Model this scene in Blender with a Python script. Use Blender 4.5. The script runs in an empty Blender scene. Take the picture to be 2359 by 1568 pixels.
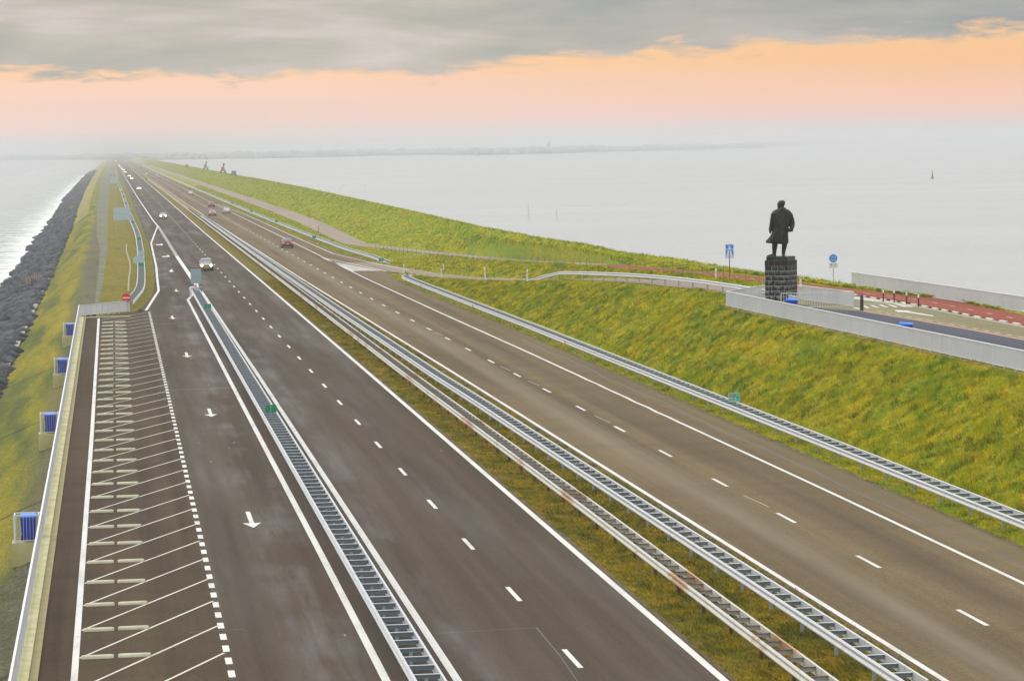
import bpy, bmesh, math, random
import numpy as np
from mathutils import Vector, Matrix
random.seed(7); rng=np.random.default_rng(7)
sc=bpy.context.scene; COL=sc.collection
# ---------------------------------------------------------------- camera model
F=6400.0;CX=1179.0;CY=784.0;H=14.9;VX=260.0
SL=(317.5-356.5)/2358.0
ROLL=math.atan(-SL)
def lvl(x,y):
    dx=x-CX;dy=y-CY;c,s=math.cos(ROLL),math.sin(ROLL)
    return dx*c-dy*s, dx*s+dy*c
HY=lvl(CX,356.5+SL*CX)[1]
PITCH=math.atan(-HY/F)
YAW=math.atan(-lvl(VX,356.5+SL*VX)[0]/math.hypot(F,HY))
def P(x,y,z=0.0):
    """where the view line through a photo point meets the level z"""
    u,v=lvl(x,y);cp,sp=math.cos(PITCH),math.sin(PITCH)
    fy=F*cp-v*sp;up=-F*sp-v*cp;t=(z-H)/up
    X=u*t;Y=fy*t;c,s=math.cos(YAW),math.sin(YAW)
    return Vector((X*c+Y*s,-X*s+Y*c,z))
def S(x,y,z=0.0): return P(x/1.27566,y/1.27566,z)
cam_d=bpy.data.cameras.new('camera');cam=bpy.data.objects.new('camera',cam_d);COL.objects.link(cam)
fwd=Vector((math.sin(YAW)*math.cos(PITCH),math.cos(YAW)*math.cos(PITCH),-math.sin(PITCH)))
right=Vector((math.cos(YAW),-math.sin(YAW),0));upv=right.cross(fwd)
M=Matrix((right,upv,-fwd)).transposed()
R3=M@Matrix.Rotation(-ROLL,3,'Z')
cam.matrix_world=Matrix.Translation((0,0,H))@R3.to_4x4()
cam_d.sensor_width=36;cam_d.lens=36*F/2358.0;cam_d.clip_start=1;cam_d.clip_end=40000
sc.camera=cam
# ---------------------------------------------------------------- materials
def L(c): # sRGB 0-255 to linear
    return tuple(((v/255.0)/12.92 if v/255.0<=.04045 else (((v/255.0)+.055)/1.055)**2.4) for v in c)
class MB:
    def __init__(s,name,rough=.7,metal=0.0,spec=.5):
        s.m=bpy.data.materials.new(name);s.m.use_nodes=True;s.t=s.m.node_tree;s.n=s.t.nodes;s.n.clear()
        s.o=s.n.new('ShaderNodeOutputMaterial');s.b=s.n.new('ShaderNodeBsdfPrincipled')
        s.t.links.new(s.b.outputs[0],s.o.inputs[0]);s.b.inputs['Roughness'].default_value=rough
        s.b.inputs['Metallic'].default_value=metal;s.b.inputs['Specular IOR Level'].default_value=spec
        g=s.n.new('ShaderNodeNewGeometry');s.pos=g.outputs['Position'];s.co=None
    def k(s,a,b): s.t.links.new(a,b)
    def mp(s,scale=(1,1,1),rot=(0,0,0),src=None):
        q=s.n.new('ShaderNodeMapping');q.inputs['Scale'].default_value=scale;q.inputs['Rotation'].default_value=rot
        s.k(src or s.pos,q.inputs['Vector']);return q.outputs[0]
    def noise(s,scale,vec=None,detail=4,rough=.55,dist=0):
        q=s.n.new('ShaderNodeTexNoise');q.inputs['Scale'].default_value=scale;q.inputs['Detail'].default_value=detail
        q.inputs['Roughness'].default_value=rough;q.inputs['Distortion'].default_value=dist
        s.k(vec or s.pos,q.inputs['Vector']);return q.outputs['Fac']
    def vor(s,scale,vec=None,feat='F1'):
        q=s.n.new('ShaderNodeTexVoronoi');q.inputs['Scale'].default_value=scale;q.feature=feat
        s.k(vec or s.pos,q.inputs['Vector']);return q.outputs['Distance']
    def ramp(s,f,stops):
        q=s.n.new('ShaderNodeValToRGB');e=q.color_ramp.elements
        while len(e)<len(stops): e.new(.5)
        for i,(p,c) in enumerate(stops):
            e[i].position=p;e[i].color=(c,c,c,1) if isinstance(c,(int,float)) else tuple(c)+(1,)
        s.k(f,q.inputs[0]);return q.outputs[0]
    def mix(s,f,a,b,mode='MIX'):
        q=s.n.new('ShaderNodeMix');q.data_type='RGBA';q.blend_type=mode
        for v,i in ((f,0),(a,6),(b,7)):
            if isinstance(v,(int,float)): q.inputs[i].default_value=v if i==0 else (v,v,v,1)
            elif isinstance(v,tuple): q.inputs[i].default_value=v+(1,)
            else: s.k(v,q.inputs[i])
        return q.outputs[2]
    def math(s,op,a,b=0.0,c=None):
        q=s.n.new('ShaderNodeMath');q.operation=op
        for i,v in enumerate((a,b,c)):
            if v is None: continue
            if isinstance(v,(int,float)): q.inputs[i].default_value=v
            else: s.k(v,q.inputs[i])
        return q.outputs[0]
    def xyz(s,v=None):
        q=s.n.new('ShaderNodeSeparateXYZ');s.k(v or s.pos,q.inputs[0]);return q.outputs
    def col(s,c):
        if isinstance(c,tuple): s.b.inputs['Base Color'].default_value=c+(1,)
        else: s.k(c,s.b.inputs['Base Color'])
        return s
    def bump(s,h,strength=.5,dist=.05):
        q=s.n.new('ShaderNodeBump');q.inputs['Strength'].default_value=strength;q.inputs['Distance'].default_value=dist
        s.k(h,q.inputs['Height']);s.k(q.outputs[0],s.b.inputs['Normal']);return s
    def r(s,v): s.k(v,s.b.inputs['Roughness']);return s
def simple(name,rgb,rough=.6,metal=0.0,var=.15,scale=3.0,spec=.5):
    m=MB(name,rough,metal,spec);n=m.noise(scale,detail=5)
    c=L(rgb) if max(rgb)>1 else rgb
    m.col(m.mix(n,tuple(v*(1-var) for v in c),tuple(min(1,v*(1+var)) for v in c)));return m.m
def emit(name,rgb,st):
    m=MB(name,.3);m.col(rgb);m.b.inputs['Emission Color'].default_value=rgb+(1,);m.b.inputs['Emission Strength'].default_value=st;return m.m

def m_asphalt(name,c1,c2,streak=.35,wet=0.0,cols=None):
    m=MB(name,.88,0,.02+.09*wet)
    fine=m.noise(5.0,detail=8,rough=.9);big=m.noise(.30,m.mp((1,.06,1)),detail=5)
    st=m.noise(1.0,m.mp((1.15,.012,1)),detail=3);tr=m.noise(1.0,m.mp((.06,.35,1)),detail=4)
    base=m.mix(m.ramp(st,[(.3,0),(.7,1)]),c1,c2)
    base=m.mix(m.math('MULTIPLY',m.ramp(big,[(.35,0),(.7,1)]),streak),base,tuple(min(1,v*1.35) for v in c2))
    base=m.mix(m.math('MULTIPLY',m.ramp(tr,[(.45,0),(.72,1)]),streak*.6),base,tuple(v*.72 for v in c1))
    base=m.mix(m.ramp(fine,[(.32,0),(.68,1)]),m.mix(1.0,base,(.60,.60,.61),'MULTIPLY'),m.mix(1.0,base,(1.42,1.41,1.38),'MULTIPLY'))
    gr=m.noise(24,detail=2,rough=.8);base=m.mix(m.ramp(gr,[(.36,0),(.64,1)]),m.mix(1.0,base,(.66,.66,.67),'MULTIPLY'),m.mix(1.0,base,(1.36,1.35,1.33),'MULTIPLY'))
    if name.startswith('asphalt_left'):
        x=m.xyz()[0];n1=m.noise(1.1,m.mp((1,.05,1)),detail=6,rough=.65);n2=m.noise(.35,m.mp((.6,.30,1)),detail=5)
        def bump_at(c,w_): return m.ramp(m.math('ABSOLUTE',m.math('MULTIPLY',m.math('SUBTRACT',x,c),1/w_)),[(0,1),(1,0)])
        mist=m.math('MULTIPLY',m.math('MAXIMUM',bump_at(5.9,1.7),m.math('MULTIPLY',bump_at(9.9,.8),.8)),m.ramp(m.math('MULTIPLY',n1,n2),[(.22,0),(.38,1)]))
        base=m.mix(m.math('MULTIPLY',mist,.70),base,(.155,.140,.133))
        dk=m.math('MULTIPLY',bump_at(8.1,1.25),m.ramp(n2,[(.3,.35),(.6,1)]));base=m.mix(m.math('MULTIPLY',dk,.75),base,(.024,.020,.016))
    if name.startswith('asphalt_right'):
        x=m.xyz()[0]
        def bump_at(c,w_): return m.ramp(m.math('ABSOLUTE',m.math('MULTIPLY',m.math('SUBTRACT',x,c),1/w_)),[(0,1),(1,0)])
        n2=m.noise(.4,m.mp((1,.12,1)),detail=6);base=m.mix(m.math('MULTIPLY',m.math('MULTIPLY',bump_at(24.4,1.1),n2),.9),base,(.20,.17,.125));base=m.mix(m.math('MULTIPLY',m.math('MULTIPLY',bump_at(28.0,1.2),n2),.9),base,(.060,.044,.030));base=m.mix(m.math('MULTIPLY',m.math('MULTIPLY',bump_at(31.8,1.0),n2),.9),base,(.16,.135,.07))
    sp=m.vor(3.1,feat='F1');base=m.mix(m.ramp(sp,[(.02,1),(.035,0)]),base,tuple(min(1,v*2.2) for v in c2))
    m.col(base)
    w=m.ramp(m.noise(.35,m.mp((1,.07,1)),detail=5),[(.44,.86),(.68,.86-.45*wet)])
    m.r(m.math('ADD',w,m.math('MULTIPLY',m.math('SUBTRACT',fine,.5),.2)))
    m.bump(m.noise(30,detail=3),.15,.01);return m.m
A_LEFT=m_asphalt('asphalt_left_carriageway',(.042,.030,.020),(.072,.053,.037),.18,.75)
A_RIGHT=m_asphalt('asphalt_right_carriageway',(.078,.057,.031),(.140,.106,.060),.45,.25)
A_PARK=m_asphalt('asphalt_lay_by',(.042,.030,.019),(.072,.053,.035),.6,.2)
A_RAMP=m_asphalt('asphalt_slip_road',(.19,.155,.12),(.24,.195,.155),.3,.1)
A_SERV=m_asphalt('asphalt_service_road',(.21,.18,.145),(.26,.22,.175),.3,.0)
A_BLUE=m_asphalt('asphalt_blue_grey',(.055,.058,.072),(.075,.08,.10),.3,.2)
A_OLIVE=m_asphalt('asphalt_olive',(.15,.135,.075),(.20,.18,.105),.5,.1)
A_RED=m_asphalt('asphalt_red',(.17,.052,.036),(.24,.08,.055),.35,.0)
def m_paint(name,c=(.58,.56,.51)):
    m=MB(name,.55);w=m.noise(1.2,m.mp((1,.25,1)),detail=6);f=m.noise(14,detail=5)
    g2=m.noise(5,m.mp((1,.4,1)),detail=7,rough=.75);k=m.mix(m.ramp(m.math('MULTIPLY',w,f),[(.16,0),(.27,1)]),tuple(v*.74 for v in c),c);m.col(m.mix(m.ramp(g2,[(.30,.75),(.40,0)]),k,tuple(v*.38 for v in c)));return m.m
PAINT=m_paint('road_paint');PAINT_Y=m_paint('cream_paint',(.54,.50,.40))
PAINT_OLD=m_paint('worn_paint',(.34,.31,.27))
TAR=simple('tar_seam',(.035,.035,.037),.5)
GALV_M=MB('galvanised_steel',.42,.55)
_n=GALV_M.noise(2.0,detail=6);_v=GALV_M.vor(9)
GALV_M.col(GALV_M.mix(_n,(.42,.45,.48),(.66,.69,.72)));GALV=GALV_M.m
def m_rail(name,rust):
    m=MB(name,.45,.35);y=m.xyz()[1]
    n=m.noise(.3,m.mp((.9,.55,.05)),detail=1);f=m.noise(3,m.mp((3,.6,3)),detail=6)
    k=m.ramp(m.math('ADD',m.math('MULTIPLY',n,.8),m.math('MULTIPLY',f,.35)),[(.63,0),(.70,1)]) if rust else m.ramp(f,[(.72,0),(.85,.4)])
    top=m.mix(f,(.44,.43,.38),(.62,.60,.54)) if rust else m.mix(f,(.44,.45,.46),(.60,.61,.62))
    r=m.mix(f,(.24,.08,.02),(.46,.27,.09))
    sj=m.ramp(m.math('FRACT',m.math('MULTIPLY',y,.25)),[(0,.55),(.010,.55),(.014,0),(1,0)]);m.col(m.mix(sj,m.mix(m.math('MULTIPLY',k,.85 if rust else .25),top,r),(.10,.09,.085)));return m.m
RAIL=m_rail('guard_rail_steel',False);RUSTRAIL=m_rail('rusty_guard_rail_steel',True)
SPACER=simple('spacer_steel',(.20,.25,.29),.4,.5,.3,6)
RUSTY=simple('rusted_steel',(.10,.042,.022),.8,.1,.5,8)
POST=simple('post_steel',(.33,.37,.38),.5,.4,.25,5)
FENCE=simple('fence_steel',(.50,.51,.52),.45,.05,.08,3)
FENCEP=simple('fence_panel_steel',(.56,.565,.57),.5,.0,.16,.35)
RAILW=simple('fence_rail_white_steel',(.62,.63,.64),.4,.05,.05,2)
CONC_M=MB('mossy_concrete',.85);_a=CONC_M.noise(1.1,detail=6);_b=CONC_M.noise(.35,detail=3)
CONC_M.col(CONC_M.mix(CONC_M.ramp(_a,[(.3,0),(.7,1)]),CONC_M.mix(_b,(.30,.28,.09),(.42,.39,.18)),(.52,.48,.30)));CONC_M.bump(_a,.3,.02);CONC=CONC_M.m
KERB_M=MB('kerb_concrete',.85);_a=KERB_M.noise(1.5,KERB_M.mp((1,.8,1)),detail=6)
KERB_M.col(KERB_M.mix(_a,(.16,.13,.05),(.36,.31,.15)));KERB=KERB_M.m
BLOCKM=simple('wheel_stop_concrete',(.44,.42,.30),.85,0,.35,2.5)
PALEC=simple('pale_concrete',(.42,.40,.33),.8,0,.15,2)
GRP={}
def m_grass(name,cols,streak=(1.5,.5,1),rot=0.3,sc1=.35,bump=1.0,br=.76):
    if not name.endswith('_blades'): GRP[name]=m_grass(name+'_blades',cols,streak,rot,sc1,.2,1.28)
    m=MB(name,.9,0,.15)
    v=m.mp(streak,(0,0,rot));a=m.noise(sc1,v,detail=6,rough=.65,dist=.4);b=m.noise(sc1*6,v,detail=6,rough=.7);c=m.noise(22,detail=4,rough=.75);d=m.noise(.09,detail=3)
    k=m.ramp(a,[(.28,cols[0]),(.44,cols[1]),(.56,cols[2]),(.72,cols[3])])
    k=m.mix(m.math('MULTIPLY',m.ramp(d,[(.42,0),(.62,1)]),.45),k,cols[2])
    k=m.mix(m.ramp(b,[(.3,0),(.7,1)]),m.mix(1.0,k,(.62,.66,.6),'MULTIPLY'),m.mix(1.0,k,(1.25,1.22,1.1),'MULTIPLY'))
    k=m.mix(m.ramp(c,[(.3,0),(.75,1)]),m.mix(1.0,k,(.65*br,.65*br,.6*br),'MULTIPLY'),m.mix(1.0,k,(1.35*br,1.3*br,1.2*br),'MULTIPLY'))
    if name.startswith('grass_dike'):
        at=m.n.new('ShaderNodeAttribute');at.attribute_name='foam';tr=m.ramp(m.math('MULTIPLY',m.math('ADD',at.outputs['Fac'],m.math('MULTIPLY',m.math('SUBTRACT',m.noise(.3),.5),.7)),.1),[(.10,0),(.15,1),(.18,1),(.24,0)]);k=m.mix(m.math('MULTIPLY',tr,.55),k,(.09,.20,.006))
    if name.startswith('grass_bank'):
        e=m.noise(.30,m.mp((1,.55,1)),detail=7,rough=.75);f2=m.noise(1.6,detail=5);k=m.mix(m.ramp(m.math('MULTIPLY',e,f2),[(.33,0),(.42,.75)]),k,(.24,.12,.02));k=m.mix(m.ramp(m.math('MULTIPLY',e,f2),[(.13,.7),(.19,0)]),k,(.06,.15,.004))
    if name.endswith('_blades'):
        at=m.n.new('ShaderNodeAttribute');at.attribute_name='tuft';k=m.mix(1.0,k,m.ramp(at.outputs['Fac'],[(0,(.62,.34,.5)),(.10,(.36,.46,.4)),(.45,(.92,.98,.9)),(.75,(1.2,1.12,1.3)),(1,(1.9,1.6,2.6))]),'MULTIPLY')
    m.col(k);h=m.math('ADD',m.math('MULTIPLY',b,.7),m.math('MULTIPLY',c,.4));m.bump(h,bump,.12);return m.m
GR_BANK=m_grass('grass_bank',[(0.0946,0.1829,0.0007),(0.2271,0.2701,0.0011),(0.3406,0.3136,0.0018),(0.3974,0.2962,0.0040)],(1.1,.5,1),-.5,.55)
GR_DIKE=m_grass('grass_dike',[(0.1601,0.2462,0.0052),(0.2668,0.3181,0.0069),(0.3414,0.3488,0.0108),(0.3842,0.3386,0.0216)],(1.0,.35,1),-.7,.4)
GR_MED=m_grass('grass_median',[(0.0706,0.0808,0.0017),(0.1490,0.1322,0.0022),(0.2274,0.1689,0.0034),(0.2587,0.1542,0.0045)],(1,.7,1),0,.5)
GR_LEFT=m_grass('grass_left_verge',[(0.0994,0.1255,0.0058),(0.1836,0.1697,0.0072),(0.2295,0.1845,0.0115),(0.2601,0.1845,0.0216)],(1,.25,1),0,.25)
# mossy revetment with transverse seams every ~42 m
m=MB('mossy_revetment',.9,0,.2);x,y,z=m.xyz()
a=m.noise(.30,m.mp((1,.10,1)),detail=6,rough=.65,dist=.3);b=m.noise(1.8,detail=6,rough=.7);c=m.noise(9,detail=5,rough=.7);vv=m.vor(4.5)
k=m.ramp(a,[(.30,(.055,.075,.02)),(.42,(.11,.15,.006)),(.52,(.21,.22,.002)),(.66,(.32,.28,.0))])
grv=m.ramp(m.math('ADD',m.math('MULTIPLY',m.math('SUBTRACT',x,-4.9),.22),m.math('SUBTRACT',b,.42)),[(.05,0),(.35,1)])
k=m.mix(m.math('MULTIPLY',grv,.75),k,m.mix(vv,(.06,.065,.05),(.15,.155,.13)))
k=m.mix(m.ramp(b,[(.3,0),(.7,1)]),m.mix(1.0,k,(.6,.65,.6),'MULTIPLY'),m.mix(1.0,k,(1.25,1.2,1.1),'MULTIPLY'))
k=m.mix(1.0,k,(.80,.72,.75),'MULTIPLY');c2=m.noise(14,detail=3,rough=.8);k=m.mix(m.ramp(c,[(.36,0),(.64,1)]),m.mix(1.0,k,(.42,.44,.42),'MULTIPLY'),m.mix(1.0,k,(1.5,1.42,1.4),'MULTIPLY'));k=m.mix(m.ramp(c2,[(.38,0),(.62,1)]),m.mix(1.0,k,(.6,.62,.6),'MULTIPLY'),m.mix(1.0,k,(1.38,1.35,1.35),'MULTIPLY'));k=m.mix(m.ramp(m.vor(1.3),[(.03,.8),(.06,0)]),k,(.45,.43,.36))
wob=m.math('MULTIPLY',m.math('SUBTRACT',m.noise(.5,detail=4),.5),1.6)
sy=m.math('FRACT',m.math('MULTIPLY',m.math('ADD',m.math('ADD',y,wob),m.math('MULTIPLY',x,-.25)),1/42.5))
seam=m.ramp(sy,[(.0,1),(.012,1),(.020,0),(1,0)])
k=m.mix(m.math('MULTIPLY',seam,.8),k,(.03,.026,.018));m.col(k)
m.bump(m.math('ADD',m.math('MULTIPLY',c,.6),m.math('SUBTRACT',b,seam)),.8,.08);MOSS=m.m
# left berm far: pale-brown revetment / dark asphalt band / grass
m=MB('berm_ground',.9,0,.2);x,y,z=m.xyz();a=m.noise(.2,m.mp((1,.2,1)),detail=5);b=m.noise(2,detail=6,rough=.7)
k=m.mix(m.ramp(a,[(.35,0),(.65,1)]),(.17,.165,.04),(.25,.22,.06));k=m.mix(m.ramp(b,[(.3,0),(.7,1)]),m.mix(1.0,k,(.7,.7,.7),'MULTIPLY'),m.mix(1.0,k,(1.25,1.2,1.15),'MULTIPLY'))
sy=m.math('FRACT',m.math('MULTIPLY',m.math('ADD',y,m.math('MULTIPLY',x,-.25)),1/42.5));k=m.mix(m.math('MULTIPLY',m.ramp(sy,[(0,1),(.008,1),(.02,0),(1,0)]),.6),k,(.05,.045,.03));m.col(k);BERM=m.m
m=MB('dark_berm_band',.9);a=m.noise(.5,m.mp((1,.25,1)),detail=7,rough=.7);b=m.noise(3,detail=5)
k=m.mix(m.ramp(a,[(.42,0),(.62,1)]),m.mix(b,(.045,.05,.04),(.085,.09,.075)),(.15,.145,.03));m.col(k);BAND=m.m
# rock
m=MB('basalt_rock',.7,0,.25);a=m.noise(.9,detail=6);oi=m.n.new('ShaderNodeObjectInfo');at=m.n.new('ShaderNodeAttribute');at.attribute_name='tint'
k=m.mix(m.ramp(a,[(.3,0),(.7,1)]),(.008,.009,.012),(.032,.034,.04));k=m.mix(at.outputs['Fac'],k,m.mix(1.0,k,(2.6,2.6,2.6),'MULTIPLY'));m.col(k);m.bump(a,.5,.1);ROCK=m.m
REED=simple('dry_reed',(.50,.34,.11),.9,0,.4,2)
# water
def m_water(name,foam):
    m=MB(name,.22,0,.5);m.b.inputs['IOR'].default_value=1.33
    v=m.mp((.35,1.0,1),(0,0,.5));a=m.noise(.22,v,detail=7,rough=.65);b=m.noise(1.3,m.mp((.5,1,1),(0,0,.35)),detail=6,rough=.7);c=m.noise(.012,m.mp((.3,1,1),(0,0,.2)),detail=4)
    k=m.mix(m.ramp(c,[(.35,0),(.65,1)]),(.30,.305,.295),(.345,.35,.34))
    k=m.mix(m.ramp(b,[(.35,0),(.7,1)]),m.mix(1.0,k,(.93,.93,.93),'MULTIPLY'),m.mix(1.0,k,(1.07,1.07,1.07),'MULTIPLY'))
    if foam:
        at=m.n.new('ShaderNodeAttribute');at.attribute_name='foam'
        st=m.noise(1.0,m.mp((.22,.9,1),(0,0,-.35)),detail=8,rough=.72,dist=.6)
        cut=m.math('SUBTRACT',m.math('ADD',m.math('MULTIPLY',at.outputs['Fac'],.33),st),.72)
        fm=m.ramp(cut,[(0,0),(.09,1)]);k=m.mix(fm,m.mix(at.outputs['Fac'],k,(.22,.235,.18)),(.80,.80,.78))
        m.r(m.mix(fm,.25,.8))
    m.col(k);m.bump(m.math('ADD',a,m.math('MULTIPLY',b,.3)),.28,.5);return m.m
WATER=m_water('sea_water',False);WATERF=m_water('shore_water',True)
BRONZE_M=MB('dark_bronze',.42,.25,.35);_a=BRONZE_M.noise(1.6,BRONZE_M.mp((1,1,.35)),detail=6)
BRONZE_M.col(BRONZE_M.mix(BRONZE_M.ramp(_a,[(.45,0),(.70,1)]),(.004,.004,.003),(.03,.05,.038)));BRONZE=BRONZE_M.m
def cm(name,rgb,rough=.25,metal=0.0):
    m=MB(name,rough,metal);n=m.noise(2.5,detail=5);m.col(m.mix(n,tuple(v*.85 for v in rgb),rgb))
    m.b.inputs['Coat Weight'].default_value=.5;m.b.inputs['Coat Roughness'].default_value=.08;return m.m
GLASS=MB('car_glass',.12,0,.8).col((.10,.14,.15)).m  # base colour lifted to suggest sky reflected in the panes
TYRE=simple('tyre_rubber',(.015,.015,.017),.85);RIM=simple('wheel_rim',(.45,.46,.48),.3,.8)
DARKPL=simple('dark_plastic',(.02,.02,.024),.6)
PLATE=simple('number_plate_yellow',(.78,.52,.03),.5,0,.05)
HEAD=emit('headlamp_lit',(1.0,.74,.34),9.0);HEADF=emit('distant_headlamp_lit',(1.0,.58,.22),26.0);TAIL=emit('tail_lamp_lit',(1.0,.015,.03),2.6)
TAILOFF=simple('tail_lamp_red',(.45,.02,.02),.3)
BLUE=simple('blue_plastic',(.003,.035,.36),.4,0,.2,4);BLUEL=simple('blue_plastic_lid',(.01,.17,.80),.35,0,.15,4)
SIGNB=simple('blue_sign_face',(.0,.22,.75),.35,0,.05);SIGNG=simple('green_marker_plastic',(.0,.23,.10),.4,0,.1)
TEAL=simple('teal_sign_face',(.0,.42,.30),.4,0,.08);REDP=simple('red_sign_face',(.62,.012,.02),.4,0,.05)
WHITEP=simple('white_plastic',(.66,.66,.64),.5,0,.05);SIGNBACK=simple('aluminium_sign_back',(.40,.50,.55),.45,.3,.1,2)
DBACK=simple('teal_grey_sign_back',(.28,.37,.38),.5,.2,.1,2)
BLACKP=simple('black_bollard_paint',(.012,.013,.02),.45);WOOD=simple('weathered_wood',(.16,.11,.085),.9,0,.4,5)
WIRE=simple('fence_wire',(.12,.10,.09),.7,.3)
# ---------------------------------------------------------------- object helpers
def tag(o,label=None,cat=None,group=None,kind=None):
    if label:o['label']=label
    if cat:o['category']=cat
    if group:o['group']=group
    if kind:o['kind']=kind
    return o
def link(name,me,mat=None,parent=None,loc=None,rz=0):
    o=bpy.data.objects.new(name,me);COL.objects.link(o)
    if mat is not None and me is not None and not me.materials: me.materials.append(mat)
    if parent:o.parent=parent
    if loc is not None:o.location=loc
    if rz:o.rotation_euler=(0,0,rz)
    return o
def empty(name,loc,rz=0,label=None,cat=None,group=None,kind=None):
    o=bpy.data.objects.new(name,None);COL.objects.link(o);o.location=loc;o.rotation_euler=(0,0,rz);o.empty_display_size=.3
    return tag(o,label,cat,group,kind)
def kids(o): return [c for c in KID.get(o.name,[])] if False else list(o.children)
def dup(o,parent=None,loc=None,rz=None,label=None):
    c=o.copy();COL.objects.link(c)
    if parent is not None:c.parent=parent
    if loc is not None:c.location=loc
    if rz is not None:c.rotation_euler=(0,0,rz)
    if label:c['label']=label
    for ch in list(o.children): dup(ch,c)
    return c
class G:
    """small mesh gatherer"""
    def __init__(s): s.v=[];s.f=[]
    def add(s,vs,fs):
        b=len(s.v);s.v+= [tuple(v) for v in vs];s.f+=[tuple(b+i for i in f) for f in fs];return s
    def box(s,x0,x1,y0,y1,z0,z1):
        return s.add([(x0,y0,z0),(x1,y0,z0),(x1,y1,z0),(x0,y1,z0),(x0,y0,z1),(x1,y0,z1),(x1,y1,z1),(x0,y1,z1)],
          [(0,3,2,1),(4,5,6,7),(0,1,5,4),(1,2,6,5),(2,3,7,6),(3,0,4,7)])
    def bar(s,a,b,w,h=None,up=Vector((0,0,1))):
        h=h or w;a=Vector(a);b=Vector(b);d=(b-a).normalized()
        if abs(d.dot(up))>.95: up=Vector((0,1,0))
        r=d.cross(up).normalized()*w/2;u=r.cross(d).normalized()*h/2
        return s.add([a-r-u,a+r-u,a+r+u,a-r+u,b-r-u,b+r-u,b+r+u,b-r+u],[(0,1,2,3),(4,7,6,5),(0,4,5,1),(1,5,6,2),(2,6,7,3),(3,7,4,0)])
    def cyl(s,a,b,r0,r1=None,n=10,cap=True):
        r1=r0 if r1 is None else r1;a=Vector(a);b=Vector(b);d=(b-a).normalized();u=Vector((0,0,1)) if abs(d.z)<.9 else Vector((0,1,0))
        x=d.cross(u).normalized();y=d.cross(x);A=[a+(x*math.cos(t)+y*math.sin(t))*r0 for t in [2*math.pi*i/n for i in range(n)]]
        B=[b+(x*math.cos(t)+y*math.sin(t))*r1 for t in [2*math.pi*i/n for i in range(n)]]
        fs=[(i,(i+1)%n,n+(i+1)%n,n+i) for i in range(n)]
        if cap: fs+=[tuple(range(n-1,-1,-1)),tuple(range(n,2*n))]
        return s.add(A+B,fs)
    def prism(s,pts,y0,y1): # polygon in xz extruded along y
        n=len(pts);return s.add([(p[0],y0,p[1]) for p in pts]+[(p[0],y1,p[1]) for p in pts],[tuple(range(n)),tuple(range(2*n-1,n-1,-1))]+[(i,n+i,n+(i+1)%n,(i+1)%n) for i in range(n)])
    def mesh(s,name,smooth=False):
        me=bpy.data.meshes.new(name);me.from_pydata(s.v,[],s.f);me.update()
        bm=bmesh.new();bm.from_mesh(me);bmesh.ops.recalc_face_normals(bm,faces=bm.faces);bm.to_mesh(me);bm.free()
        if smooth: me.polygons.foreach_set('use_smooth',[True]*len(me.polygons))
        return me
    def obj(s,name,mat,parent=None,loc=None,rz=0,smooth=False): return link(name,s.mesh(name,smooth),mat,parent,loc,rz)
class Cv:
    """value along the road: piecewise linear in Y"""
    def __init__(s,pts):
        pts=sorted(pts);s.Y=[p[0] for p in pts];s.X=[p[1] for p in pts]
    def __call__(s,y): return float(np.interp(y,s.Y,s.X))
def cvS(l,z=0.0): return Cv([(q.y,q.x) for q in [S(a,b,z) for a,b in l]])
def stations(y0,y1,k=.01,mx=60):
    r=[y0]
    while r[-1]<y1: r.append(min(y1,r[-1]+min(mx,max(.4,r[-1]*k))))
    return r
def fast_mesh(name,V,Fq,smooth=True):
    me=bpy.data.meshes.new(name);V=np.asarray(V,dtype=np.float32);Fq=np.asarray(Fq,dtype=np.int32);k=Fq.shape[1]
    me.vertices.add(len(V));me.vertices.foreach_set('co',V.ravel());me.loops.add(Fq.size);me.loops.foreach_set('vertex_index',Fq.ravel())
    me.polygons.add(len(Fq));me.polygons.foreach_set('loop_start',np.arange(0,Fq.size,k,dtype=np.int32));me.polygons.foreach_set('loop_total',np.full(len(Fq),k,dtype=np.int32))
    me.update(calc_edges=True)
    if smooth: me.polygons.foreach_set('use_smooth',np.ones(len(Fq),dtype=bool))
    return me
def sheet(name,lines,ys,mat,sub=1,rough=0.0,kind='structure',foam=None):
    """lines: list of functions Y -> (X,z), left to right; lofted over stations"""
    cols=[]
    K=[];
    for i in range(len(lines)-1):
        n=sub if isinstance(sub,int) else sub[i]
        for j in range(n): K.append((i,j/n))
    K.append((len(lines)-2,1.0))
    V=[]
    for y in ys:
        pts=[l(y) for l in lines]
        for i,t in K:
            a,b=pts[i],pts[i+1];V.append((a[0]*(1-t)+b[0]*t,y,a[1]*(1-t)+b[1]*t))
    V=np.array(V);nc=len(K);ny=len(ys)
    if rough:
        X,Y=V[:,0],V[:,1];Z=np.zeros(len(V))
        for q in range(14):
            a=rng.uniform(0,6.28);f=rng.uniform(.5,3.2);Z+=np.sin(X*f*math.cos(a)+Y*f*.6*math.sin(a)+rng.uniform(0,6.28))/14*1.6
        edge=np.ones((ny,nc));edge[:,0]=0;edge[:,-1]=0;V[:,2]+=(Z*rough)*edge.ravel()
    idx=np.arange(ny*nc).reshape(ny,nc)
    Fq=np.stack([idx[:-1,:-1].ravel(),idx[:-1,1:].ravel(),idx[1:,1:].ravel(),idx[1:,:-1].ravel()],1)
    me=fast_mesh(name,V,Fq);o=link(name,me,mat)
    if foam is not None:
        at=me.attributes.new('foam','FLOAT','POINT');at.data.foreach_set('value',np.array([foam(v) for v in V],dtype=np.float32))
    if kind:o['kind']=kind
    return o
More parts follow.
